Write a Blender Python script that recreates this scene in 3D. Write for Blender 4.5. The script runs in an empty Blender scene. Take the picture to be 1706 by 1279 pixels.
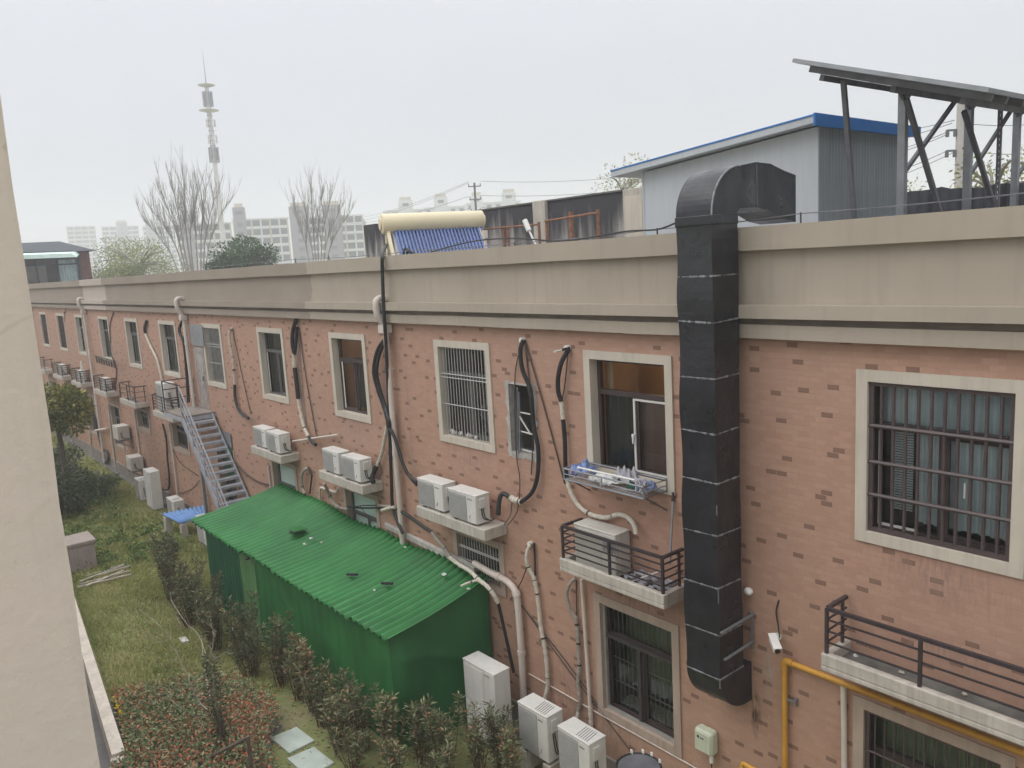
import bpy, math, random
from mathutils import Vector, Matrix
random.seed(11)
R = random.Random(5)
col = bpy.context.scene.collection
rad = math.radians
# ------------------------------------------------------------------ camera
CAM = Vector((0.0, -8.2, 8.2))
FPX = 1331.14                                   # focal length in pixels of the 1706 wide picture
CR = Vector((0.63794935, 0.7680184, -0.05628827))
CU = Vector((-0.08194701, 0.14038423, 0.98670003))
CF = Vector((-0.76570576, 0.62485199, -0.15249484))
cam = bpy.data.cameras.new('camera'); camo = bpy.data.objects.new('camera', cam); col.objects.link(camo)
m = Matrix.Identity(4)
for i in range(3):
    m[i][0] = CR[i]; m[i][1] = CU[i]; m[i][2] = -CF[i]; m[i][3] = CAM[i]
camo.matrix_world = m
cam.sensor_width = 36; cam.lens = 36 * FPX / 1706; cam.clip_start = .05; cam.clip_end = 4000
bpy.context.scene.camera = camo

def ray(px, py):
    return CF + CR * ((px - 853) / FPX) - CU * ((py - 639.5) / FPX)
def at(px, py, out=0.0):                        # point on the plane `out` metres in front of the brick face
    d = ray(px, py); return CAM + d * ((-out - CAM.y) / d.y)
def hit(px, py, ax, v):
    d = ray(px, py); return CAM + d * ((v - CAM[ax]) / d[ax])
def gnd(px, py, z=0.0): return hit(px, py, 2, z)
def far(px, py, dist):
    d = ray(px, py); return CAM + d * (dist / math.hypot(d.x, d.y))

# ------------------------------------------------------------------ materials
def nodes_of(mt):
    mt.use_nodes = True
    nt = mt.node_tree; return nt, nt.nodes, nt.links, nt.nodes['Principled BSDF']
def N(nt, t, **kw):
    n = nt.nodes.new(t)
    for k, v in kw.items(): setattr(n, k, v)
    return n
def pos(nt, scale=(1, 1, 1)):
    g = N(nt, 'ShaderNodeNewGeometry'); mp = N(nt, 'ShaderNodeMapping'); mp.inputs['Scale'].default_value = scale
    nt.links.new(g.outputs['Position'], mp.inputs['Vector']); return mp.outputs['Vector']
def noise(nt, vec, scale, detail=4, rough=.55):
    n = N(nt, 'ShaderNodeTexNoise'); n.inputs['Scale'].default_value = scale
    n.inputs['Detail'].default_value = detail; n.inputs['Roughness'].default_value = rough
    nt.links.new(vec, n.inputs['Vector']); return n.outputs['Fac']
def ramp(nt, fac, stops):
    r = N(nt, 'ShaderNodeValToRGB')
    while len(r.color_ramp.elements) < len(stops): r.color_ramp.elements.new(.5)
    for e, (p, c) in zip(r.color_ramp.elements, stops):
        e.position = p; e.color = (c, c, c, 1) if not hasattr(c, '__len__') else (*c, 1)
    nt.links.new(fac, r.inputs['Fac']); return r.outputs['Color']
def mix(nt, fac, a, b, mode='MIX'):
    x = N(nt, 'ShaderNodeMix', data_type='RGBA', blend_type=mode)
    for s, v in ((x.inputs[0], fac), (x.inputs[6], a), (x.inputs[7], b)):
        if hasattr(v, 'is_linked'): nt.links.new(v, s)
        elif isinstance(v, (int, float)): s.default_value = v
        else: s.default_value = (*v, 1)
    return x.outputs[2]
def bump(nt, h, bsdf, strength=.3, dist=.02):
    b = N(nt, 'ShaderNodeBump'); b.inputs['Strength'].default_value = strength; b.inputs['Distance'].default_value = dist
    nt.links.new(h, b.inputs['Height']); nt.links.new(b.outputs['Normal'], bsdf.inputs['Normal'])
def sc(c, k): return tuple(min(1, x * k) for x in c)
def plain(name, c, rough=.6, var=.18, scale=4, metal=0.0, bp=0.0, streak=0.0, dirt=None, spec=.4):
    mt = bpy.data.materials.new(name); nt, ns, lk, b = nodes_of(mt)
    v = pos(nt); f = noise(nt, v, scale, 5)
    out = ramp(nt, f, [(.28, sc(c, 1 - var)), (.72, sc(c, 1 + var))])
    if streak:                                  # rain runs: noise stretched down the face
        s = noise(nt, pos(nt, (9, 9, .7)), 1.6, 5)
        s = ramp(nt, s, [(.45, 0), (.75, 1)])
        mm = N(nt, 'ShaderNodeMath', operation='MULTIPLY'); mm.inputs[1].default_value = streak
        lk.new(s, mm.inputs[0]); out = mix(nt, mm.outputs[0], out, dirt or sc(c, .35))
    lk.new(out, b.inputs['Base Color'])
    b.inputs['Roughness'].default_value = rough; b.inputs['Metallic'].default_value = metal
    b.inputs['Specular IOR Level'].default_value = spec
    if bp: bump(nt, noise(nt, v, scale * 9, 6), b, bp, .01)
    return mt
def leafy(name, stops, rough=.55, trans=0.0):
    mt = bpy.data.materials.new(name); nt, ns, lk, b = nodes_of(mt)
    a = N(nt, 'ShaderNodeAttribute', attribute_name='tint')
    lk.new(ramp(nt, a.outputs['Fac'], stops), b.inputs['Base Color'])
    b.inputs['Roughness'].default_value = rough; b.inputs['Specular IOR Level'].default_value = .25
    return mt

def brick_mat():
    BW, BH = .142, .064
    mt = bpy.data.materials.new('brick cladding'); nt, ns, lk, b = nodes_of(mt)
    g = N(nt, 'ShaderNodeNewGeometry'); s = N(nt, 'ShaderNodeSeparateXYZ'); c = N(nt, 'ShaderNodeCombineXYZ')
    lk.new(g.outputs['Position'], s.inputs[0])
    lk.new(s.outputs['X'], c.inputs[0]); lk.new(s.outputs['Z'], c.inputs[1])
    t = N(nt, 'ShaderNodeTexBrick', offset=.5, squash=1.0)
    for k, v in (('Scale', 1), ('Mortar Size', .0045), ('Mortar Smooth', .3), ('Bias', 0), ('Brick Width', BW), ('Row Height', BH)):
        t.inputs[k].default_value = v
    t.inputs['Color1'].default_value = (0, 0, 0, 1); t.inputs['Color2'].default_value = (1, 1, 1, 1); t.inputs['Mortar'].default_value = (.5, .5, .5, 1)
    lk.new(c.outputs[0], t.inputs['Vector'])
    base = ramp(nt, t.outputs['Color'], [(0, (.41, .238, .168)), (.5, (.445, .262, .188)), (.93, (.47, .284, .206))])
    # darker accent tiles: one brick picked in every block of four bricks by four courses
    def M_(op, a, b_=None, c_=None):
        n = N(nt, 'ShaderNodeMath', operation=op)
        for k, x in enumerate((a, b_, c_)):
            if x is None: continue
            if hasattr(x, 'is_linked'): lk.new(x, n.inputs[k])
            else: n.inputs[k].default_value = x
        return n.outputs[0]
    row = M_('FLOOR', M_('DIVIDE', s.outputs['Z'], BH)); even = M_('SUBTRACT', 1.0, M_('FLOORED_MODULO', row, 2.0))
    brk = M_('FLOOR', M_('DIVIDE', M_('MULTIPLY_ADD', even, BW * .5, s.outputs['X']), BW))
    cc = N(nt, 'ShaderNodeCombineXYZ'); lk.new(M_('FLOOR', M_('DIVIDE', brk, 4.0)), cc.inputs[0]); lk.new(M_('FLOOR', M_('DIVIDE', row, 4.0)), cc.inputs[1])
    wn = N(nt, 'ShaderNodeTexWhiteNoise', noise_dimensions='2D'); lk.new(cc.outputs[0], wn.inputs['Vector'])
    sw = N(nt, 'ShaderNodeSeparateColor'); lk.new(wn.outputs['Color'], sw.inputs[0])
    okx = M_('COMPARE', M_('FLOORED_MODULO', brk, 4.0), M_('FLOOR', M_('MULTIPLY', sw.outputs[0], 4.0)), .1)
    okz = M_('COMPARE', M_('FLOORED_MODULO', row, 4.0), M_('FLOOR', M_('MULTIPLY', sw.outputs[1], 4.0)), .1)
    keep = M_('LESS_THAN', sw.outputs[2], .93)
    dark_f = M_('MULTIPLY', M_('MULTIPLY', okx, okz), keep)
    v = pos(nt)
    big = noise(nt, v, .35, 5)
    base = mix(nt, ramp(nt, big, [(.35, 0), (.7, .55)]), base, (.40, .268, .205))
    wash = ramp(nt, noise(nt, pos(nt, (5, 5, .5)), 1.2, 6), [(.5, 0), (.8, .30)])
    base = mix(nt, wash, base, (.33, .215, .168))
    pale = ramp(nt, noise(nt, pos(nt, (1.1, 1, .8)), 1.4, 6), [(.58, 0), (.78, .22)])
    base = mix(nt, pale, base, (.475, .33, .258))
    base = mix(nt, t.outputs['Fac'], base, (.425, .272, .200))
    base = mix(nt, M_('MULTIPLY', dark_f, M_('SUBTRACT', 1.0, t.outputs['Fac'])), base, (.235, .138, .102))
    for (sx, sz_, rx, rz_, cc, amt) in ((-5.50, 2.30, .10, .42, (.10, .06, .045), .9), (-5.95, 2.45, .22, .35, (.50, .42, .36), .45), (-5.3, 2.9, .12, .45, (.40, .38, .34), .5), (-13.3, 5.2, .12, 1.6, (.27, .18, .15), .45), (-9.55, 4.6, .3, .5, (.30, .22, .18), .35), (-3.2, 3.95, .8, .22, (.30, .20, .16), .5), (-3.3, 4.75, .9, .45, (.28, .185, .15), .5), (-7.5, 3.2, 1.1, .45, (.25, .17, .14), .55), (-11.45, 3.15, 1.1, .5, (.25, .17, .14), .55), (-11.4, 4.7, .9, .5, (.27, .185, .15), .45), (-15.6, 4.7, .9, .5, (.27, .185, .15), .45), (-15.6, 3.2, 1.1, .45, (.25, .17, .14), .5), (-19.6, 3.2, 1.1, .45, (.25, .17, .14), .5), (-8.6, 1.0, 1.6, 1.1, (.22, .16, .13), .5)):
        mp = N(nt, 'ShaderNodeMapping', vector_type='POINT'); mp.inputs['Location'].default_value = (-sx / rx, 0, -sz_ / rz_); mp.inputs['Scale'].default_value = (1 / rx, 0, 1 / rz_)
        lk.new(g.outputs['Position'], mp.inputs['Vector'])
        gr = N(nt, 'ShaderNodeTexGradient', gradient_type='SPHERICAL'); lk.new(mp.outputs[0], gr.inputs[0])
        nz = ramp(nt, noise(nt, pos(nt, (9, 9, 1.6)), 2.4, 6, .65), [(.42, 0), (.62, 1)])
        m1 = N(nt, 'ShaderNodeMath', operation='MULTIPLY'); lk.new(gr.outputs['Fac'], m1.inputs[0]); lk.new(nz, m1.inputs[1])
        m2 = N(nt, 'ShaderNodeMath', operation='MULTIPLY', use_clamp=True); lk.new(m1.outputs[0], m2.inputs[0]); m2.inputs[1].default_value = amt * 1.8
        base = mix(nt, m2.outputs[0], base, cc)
    fine = ramp(nt, noise(nt, v, 70, 3), [(.3, .9), (.7, 1.08)])
    base = mix(nt, 1.0, base, fine, 'MULTIPLY')
    lk.new(base, b.inputs['Base Color']); b.inputs['Roughness'].default_value = .72; b.inputs['Specular IOR Level'].default_value = .3
    inv = N(nt, 'ShaderNodeMath', operation='SUBTRACT'); inv.inputs[0].default_value = 1
    lk.new(t.outputs['Fac'], inv.inputs[1]); bump(nt, inv.outputs[0], b, .55, .006)
    return mt
def stucco_mat():
    # cornice and parapet paint: one coat left of x=-16.9, a paler newer coat to the right, one pale patch at the far end
    mt = bpy.data.materials.new('cornice paint'); nt, ns, lk, b = nodes_of(mt)
    v = pos(nt); g = N(nt, 'ShaderNodeNewGeometry'); s = N(nt, 'ShaderNodeSeparateXYZ'); lk.new(g.outputs['Position'], s.inputs[0])
    wob = noise(nt, v, 3, 4); ad = N(nt, 'ShaderNodeMath', operation='MULTIPLY_ADD'); ad.inputs[1].default_value = .5
    lk.new(wob, ad.inputs[0]); lk.new(s.outputs['X'], ad.inputs[2])
    def step(x, op='GREATER_THAN'):
        k = N(nt, 'ShaderNodeMath', operation=op); k.inputs[1].default_value = x; lk.new(ad.outputs[0], k.inputs[0]); return k.outputs[0]
    right = step(-16.75)
    f = noise(nt, v, .8, 6)
    A = ramp(nt, f, [(.3, (.285, .24, .197)), (.7, (.33, .28, .232))])
    B = ramp(nt, f, [(.3, (.365, .317, .258)), (.7, (.415, .36, .295))])
    o = mix(nt, right, A, B)
    pa = N(nt, 'ShaderNodeMath', operation='MULTIPLY'); lk.new(step(-39.6), pa.inputs[0]); lk.new(step(-35.6, 'LESS_THAN'), pa.inputs[1])
    o = mix(nt, pa.outputs[0], o, (.47, .41, .36))
    st = ramp(nt, noise(nt, pos(nt, (6, 6, .5)), 1.5, 6), [(.52, 0), (.8, .35)])
    o = mix(nt, st, o, (.28, .235, .19))
    lk.new(o, b.inputs['Base Color']); b.inputs['Roughness'].default_value = .8; b.inputs['Specular IOR Level'].default_value = .25
    bump(nt, noise(nt, v, 60, 4), b, .12, .01)
    return mt
def stained_concrete():
    mt = bpy.data.materials.new('mould stained concrete'); nt, ns, lk, b = nodes_of(mt)
    f = noise(nt, pos(nt, (2.6, 2.6, .22)), 1.5, 6, .6)
    g = N(nt, 'ShaderNodeNewGeometry'); s = N(nt, 'ShaderNodeSeparateXYZ'); lk.new(g.outputs['Position'], s.inputs[0])
    mr = N(nt, 'ShaderNodeMapRange'); mr.inputs[1].default_value = 8.2; mr.inputs[2].default_value = 9.45
    mr.inputs[3].default_value = -.16; mr.inputs[4].default_value = .22
    lk.new(s.outputs['Z'], mr.inputs[0])
    ad = N(nt, 'ShaderNodeMath', operation='ADD'); lk.new(f, ad.inputs[0]); lk.new(mr.outputs[0], ad.inputs[1])
    lk.new(ramp(nt, ad.outputs[0], [(.36, (.33, .31, .29)), (.47, (.15, .142, .138)), (.58, (.05, .05, .056))]), b.inputs['Base Color'])
    b.inputs['Roughness'].default_value = .9
    return mt
def ground_mat():
    mt = bpy.data.materials.new('lawn soil'); nt, ns, lk, b = nodes_of(mt)
    v = pos(nt); f = noise(nt, v, .7, 8, .65)
    lk.new(ramp(nt, f, [(.3, (.15, .17, .06)), (.5, (.20, .215, .08)), (.62, (.25, .225, .12)), (.75, (.18, .20, .08))]), b.inputs['Base Color'])
    b.inputs['Roughness'].default_value = .95; bump(nt, noise(nt, v, 14, 6), b, .6, .05)
    return mt
def glass_mat(name, tint=(.82, .86, .85), rough=.03):
    mt = bpy.data.materials.new(name); mt.use_nodes = True; nt = mt.node_tree
    for n in list(nt.nodes):
        if n.type != 'OUTPUT_MATERIAL': nt.nodes.remove(n)
    out = [n for n in nt.nodes][0]
    t = N(nt, 'ShaderNodeBsdfTransparent'); t.inputs[0].default_value = (*tint, 1)
    g = N(nt, 'ShaderNodeBsdfGlossy'); g.inputs['Roughness'].default_value = rough; g.inputs['Color'].default_value = (.85, .9, .9, 1)
    fr = N(nt, 'ShaderNodeFresnel'); fr.inputs[0].default_value = 1.55
    mx = N(nt, 'ShaderNodeMixShader')
    nt.links.new(fr.outputs[0], mx.inputs[0]); nt.links.new(t.outputs[0], mx.inputs[1]); nt.links.new(g.outputs[0], mx.inputs[2])
    nt.links.new(mx.outputs[0], out.inputs['Surface'])
    return mt

MAT = dict(
    brick=brick_mat(), stucco=stucco_mat(), stained=stained_concrete(), ground=ground_mat(),
    lampglow=None, groove=plain('shaded cornice joint', (.24, .20, .165), .85, .2, 3),  # groove: the recess shade is put into this darker stucco colour
    trim=plain('window surround plaster', (.54, .485, .405), .8, .08, 2, streak=.22, bp=.1),
    conc=plain('ledge concrete', (.47, .435, .38), .85, .14, 5, bp=.3, streak=.5, dirt=(.24, .21, .18)),
    conc_dark=plain('wet dirty concrete', (.13, .125, .115), .85, .35, 5, bp=.3),
    plinth=plain('grey plinth render', (.23, .20, .175), .9, .3, 2.5, bp=.2),
    brownframe=plain('brown window frame', (.062, .047, .044), .4, .15, 3),
    greyframe=plain('grey green window frame', (.10, .105, .10), .4, .15, 3),
    whiteframe=plain('white sash edge', (.62, .60, .56), .45, .1, 3),
    glass=glass_mat('window glass'), greenglass=glass_mat('green window glass', (.60, .86, .74)),
    room=plain('dim room wall', (.22, .215, .20), .9, .3, 1.2),
    dark_backing=plain('added dark backing', (.065, .07, .06), .9, .25, 2),  # dark sheet added behind lit panes that only reflect something dark
    trim_low=plain('dull window surround', (.40, .315, .255), .85, .1, 2, streak=.3, bp=.1),
    room_warm=plain('warm room wall', (.52, .36, .19), .8, .3, 1.1),
    opal=plain('frosted pale green glass', (.50, .66, .58), .2, .10, 1.2, spec=.6),  # opaque pale green holds the bright reflection of the opal glass
    curtain_blue=plain('pale blue curtain', (.80, .87, .90), .85, .12, 2),
    curtain_brown=plain('brown curtain', (.34, .22, .185), .9, .15, 2),
    curtain_cream=plain('cream curtain', (.55, .42, .26), .85, .15, 2),
    curtain_green=plain('pale green curtain', (.66, .82, .75), .85, .12, 2),
    curtain_dull=plain('dull green curtain', (.30, .36, .25), .9, .2, 2),
    paper=plain('printed paper stack', (.82, .80, .74), .8, .25, 20),
    bar_silver=plain('stainless bars', (.50, .49, .47), .38, .12, 6, metal=.6),
    bar_brown=plain('brown painted bars', (.082, .062, .062), .38, .15, 6),
    bar_dark=plain('dark painted bars', (.05, .045, .045), .45, .15, 6),
    railing=plain('black brown railing', (.048, .038, .042), .42, .25, 8),
    railing_rust=plain('rusty railing', (.085, .05, .042), .6, .3, 9),
    pvc=plain('pvc pipe', (.60, .53, .475), .5, .08, 3, streak=.35, dirt=(.38, .31, .26)),
    black=plain('black hose', (.022, .022, .024), .5, .3, 8),
    darkwire=plain('brown wire', (.075, .05, .045), .6, .2, 8),
    tape=plain('off white pipe tape', (.55, .51, .43), .7, .2, 14, bp=.5),
    tape_grey=plain('grey dirty pipe tape', (.32, .29, .25), .75, .3, 14, bp=.5),
    ac=plain('white appliance paint', (.66, .65, .62), .42, .06, 3, streak=.24, dirt=(.42, .38, .32)),
    ac_old=plain('aged cream appliance paint', (.56, .54, .49), .5, .08, 3, streak=.28, dirt=(.36, .31, .25)),
    ac_grille=plain('grey grille plastic', (.36, .36, .345), .55, .08, 5),
    ac_dark=plain('dark grey metal', (.10, .10, .10), .6, .2, 5),  # one dark grey for the feet and lid slots
    mark=plain('dark printed mark', (.05, .06, .09), .5, .1, 9),
    red=plain('red sticker', (.45, .06, .05), .5, .1, 9),
    duct=None,
    seam=plain('silver seam sealant', (.21, .215, .225), .4, .6, 14, bp=.6),
    steel=plain('galvanised steel', (.30, .31, .33), .42, .15, 5, metal=.5),
    steel_dark=plain('weathered grey steel', (.155, .155, .17), .5, .25, 5, metal=.3),
    stairsteel=plain('blue grey stair paint', (.33, .345, .38), .5, .2, 6),
    rust=plain('rusty pipe', (.24, .115, .07), .8, .35, 12),
    green_roof=None, green_wall=plain('green painted sheet', (.026, .155, .042), .55, .3, 1.3, streak=.45, dirt=(.014, .085, .035)),
    green_dark=plain('dark green sheet', (.016, .10, .048), .55, .25, 1.5, streak=.4),
    green_light=plain('faded green sheet', (.10, .24, .09), .6, .2, 1.5, streak=.4),
    green_tarp=plain('green tarpaulin', (.024, .128, .042), .6, .22, 1.0, bp=.05),
    bluesheet=plain('blue corrugated sheet', (.16, .30, .58), .45, .12, 4),
    shedwall=plain('pale steel panel', (.47, .495, .52), .45, .05, .8, streak=.12),
    shedside=plain('grey steel panel', (.28, .315, .34), .45, .06, .8, streak=.3),
    blue=plain('blue roof sheet', (.035, .17, .48), .45, .1, 2),
    cream=plain('cream enamel tank', (.66, .58, .40), .38, .06, 2),
    tube_blue=plain('blue vacuum tube', (.085, .14, .34), .3, .2, 3, spec=.6),
    tube_gap=plain('white reflector sheet', (.55, .56, .62), .5, .05, 3),
    panel=plain('dark solar glass', (.02, .025, .045), .15, .1, 2, spec=.7),
    yellow=plain('yellow gas pipe', (.56, .29, .045), .5, .12, 4, streak=.25, dirt=(.36, .17, .03)),
    boxgreen=plain('pale green meter box', (.53, .57, .44), .5, .08, 3, streak=.2),
    white=plain('white plastic', (.72, .71, .68), .45, .06, 4),
    own=None,
    ownglass=plain('opposite window glass', (.05, .055, .06), .1, .2, 2),
    kerb=plain('pale kerb stone', (.60, .535, .46), .85, .14, 3, bp=.4, streak=.3),
    paving=plain('grey drain paving', (.16, .155, .15), .9, .3, 2, bp=.5),
    slab=plain('pale stepping slab', (.42, .47, .42), .85, .15, 3, bp=.2),
    cabinet=plain('pinkish concrete', (.36, .30, .275), .85, .12, 2, streak=.3, bp=.2),
    stick=plain('weathered timber', (.46, .41, .35), .85, .2, 6),
    bark=plain('grey brown bark', (.13, .105, .085), .9, .3, 9),
    bark_pale=plain('pale dry twig', (.36, .315, .26), .85, .2, 9),
    bark_grey=plain('far tree bark', (.27, .245, .225), .9, .2, 2),
    stem_red=plain('reddish stem', (.13, .06, .045), .8, .3, 9),
    roofdeck=plain('grey roof deck', (.26, .25, .24), .9, .2, 1.5),
    slate=plain('dark slate roof', (.045, .055, .065), .6, .2, 2),
    pavbrick=plain('dark red brick pier', (.13, .065, .055), .8, .3, 6),
    aptwall=plain('far apartment wall', (.24, .225, .25), .8, .08, .1), aptwhite=plain('far balcony white', (.62, .62, .62), .8, .05, .1),
    aptcream=plain('far apartment cream', (.52, .46, .36), .8, .05, .1), aptglass=plain('far window glass', (.09, .10, .12), .3, .2, .3),
    tower=plain('tower paint', (.56, .53, .53), .6, .1, .5), tower_red=plain('tower grey antenna', (.20, .21, .24), .6, .15, .8),
    pole=plain('concrete pole', (.48, .46, .44), .8, .1, 1.5),
    cloth_white=plain('white cloth', (.60, .59, .58), .9, .15, 12), cloth_blue=plain('blue grey cloth', (.20, .26, .46), .9, .55, 22),
    cloth_green=plain('dark green cloth', (.02, .09, .06), .9, .3, 12), cloth_grey=plain('grey lilac cloth', (.36, .35, .38), .9, .25, 14),
    screen=plain('black screen fabric', (.02, .021, .027), .8, .3, 2),
    rustdoor=plain('rusty grey door', (.36, .34, .32), .6, .3, 5, streak=.8, dirt=(.22, .09, .055)),
    mortar=plain('raw mortar', (.40, .385, .355), .95, .25, 7, bp=.6),
    grass=leafy('grass blades', [(0, (.17, .20, .06)), (.45, (.32, .34, .11)), (.8, (.44, .42, .19)), (1, (.58, .50, .30))]),
    weed=leafy('weed leaves', [(0, (.07, .12, .035)), (.6, (.13, .21, .055)), (1, (.25, .31, .10))]),
    photinia=leafy('red and green leaves', [(0, (.10, .15, .07)), (.40, (.22, .28, .14)), (.56, (.40, .37, .22)), (.68, (.46, .20, .12)), (1, (.52, .13, .075))]),
    oleander=leafy('olive shrub leaves', [(0, (.065, .078, .042)), (.5, (.135, .15, .08)), (.8, (.27, .285, .15)), (.92, (.29, .215, .13)), (1, (.40, .20, .12))]),
    canopy=leafy('tree leaves', [(0, (.06, .085, .03)), (.5, (.14, .165, .045)), (.8, (.27, .25, .065)), (1, (.38, .27, .08))]),
    bushleaf=leafy('dark bush leaves', [(0, (.07, .09, .05)), (.6, (.14, .175, .09)), (1, (.26, .29, .15))]),
    fartree=leafy('dark far leaves', [(0, (.03, .06, .025)), (.6, (.055, .105, .04)), (1, (.09, .15, .06))]),
    springtree=leafy('pale spring leaves', [(0, (.12, .15, .055)), (.6, (.23, .26, .09)), (1, (.38, .36, .15))]),
    blossom=leafy('pale blossom', [(0, (.28, .32, .20)), (.5, (.42, .45, .30)), (1, (.62, .60, .52))]),
    yellowflower=leafy('yellow petals', [(0, (.65, .45, .02)), (1, (.8, .62, .05))]),
)
def green_roof_mat():
    mt = bpy.data.materials.new('green corrugated sheet'); nt, ns, lk, b = nodes_of(mt)
    v = pos(nt); f = noise(nt, v, 1.2, 6, .6)
    o = ramp(nt, f, [(.3, (.014, .125, .028)), (.55, (.022, .165, .038)), (.75, (.036, .205, .052))])
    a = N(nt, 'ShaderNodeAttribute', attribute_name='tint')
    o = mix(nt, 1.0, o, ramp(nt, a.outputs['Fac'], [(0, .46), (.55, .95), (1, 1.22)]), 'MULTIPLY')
    w = ramp(nt, noise(nt, pos(nt, (1, 3.0, 1)), 2.2, 6, .65), [(.6, 0), (.8, .4)])
    o = mix(nt, w, o, (.075, .24, .10))
    rr_ = ramp(nt, noise(nt, pos(nt, (4, .6, 1)), 1.7, 6, .7), [(.55, 0), (.78, .5)]); o = mix(nt, rr_, o, (.03, .075, .03))
    lk.new(o, b.inputs['Base Color']); b.inputs['Roughness'].default_value = .5; b.inputs['Specular IOR Level'].default_value = .35
    return mt
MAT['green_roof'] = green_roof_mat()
def duct_mat():
    mt = bpy.data.materials.new('black duct coating'); nt, ns, lk, b = nodes_of(mt); v = pos(nt)
    f = noise(nt, v, 2.4, 6, .6)
    o = ramp(nt, f, [(.3, (.008, .009, .012)), (.55, (.013, .014, .019)), (.75, (.024, .025, .032))])
    dust = ramp(nt, noise(nt, pos(nt, (4, 4, 1.2)), 2.0, 6, .7), [(.56, 0), (.8, .5)])
    o = mix(nt, dust, o, (.05, .05, .057)); lk.new(o, b.inputs['Base Color'])
    lk.new(ramp(nt, noise(nt, v, 3.1, 5, .6), [(.3, .22), (.7, .52)]), b.inputs['Roughness']); b.inputs['Specular IOR Level'].default_value = .6
    bump(nt, noise(nt, v, 4.5, 3, .5), b, .45, .03); return mt
MAT['duct'] = duct_mat()
def own_mat():
    mt = bpy.data.materials.new('pale stucco'); nt, ns, lk, b = nodes_of(mt); v = pos(nt)
    o = ramp(nt, noise(nt, v, 1.3, 6, .6), [(.3, (.585, .535, .455)), (.5, (.61, .53, .46)), (.7, (.635, .535, .475))])
    o = mix(nt, ramp(nt, noise(nt, pos(nt, (1, 5, .35)), 2.2, 6, .65), [(.5, 0), (.78, .45)]), o, (.45, .395, .335))
    vo = N(nt, 'ShaderNodeTexVoronoi', feature='DISTANCE_TO_EDGE'); vo.inputs['Scale'].default_value = 1.1
    wv = N(nt, 'ShaderNodeTexNoise'); wv.inputs['Scale'].default_value = 3; wv.inputs['Detail'].default_value = 5; lk.new(v, wv.inputs['Vector'])
    lk.new(mix(nt, .18, v, wv.outputs['Color']), vo.inputs['Vector'])
    cr = ramp(nt, vo.outputs['Distance'], [(0, 1), (.007, 0)]); mk = ramp(nt, noise(nt, v, .9, 3), [(.5, 0), (.6, .55)])
    o = mix(nt, mix(nt, 1.0, cr, mk, 'MULTIPLY'), o, (.30, .25, .21))
    o = mix(nt, ramp(nt, noise(nt, v, 26, 3, .7), [(.66, 0), (.74, .5)]), o, (.40, .345, .29))
    lk.new(o, b.inputs['Base Color']); b.inputs['Roughness'].default_value = .9; bump(nt, noise(nt, v, 18, 6, .6), b, .4, .01); return mt
MAT['own'] = own_mat()
lg = bpy.data.materials.new('warm lamp glow'); lg.use_nodes = True
lb = lg.node_tree.nodes['Principled BSDF']; lb.inputs['Emission Color'].default_value = (1, .62, .26, 1); lb.inputs['Emission Strength'].default_value = 4.5
MAT['lampglow'] = lg

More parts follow.
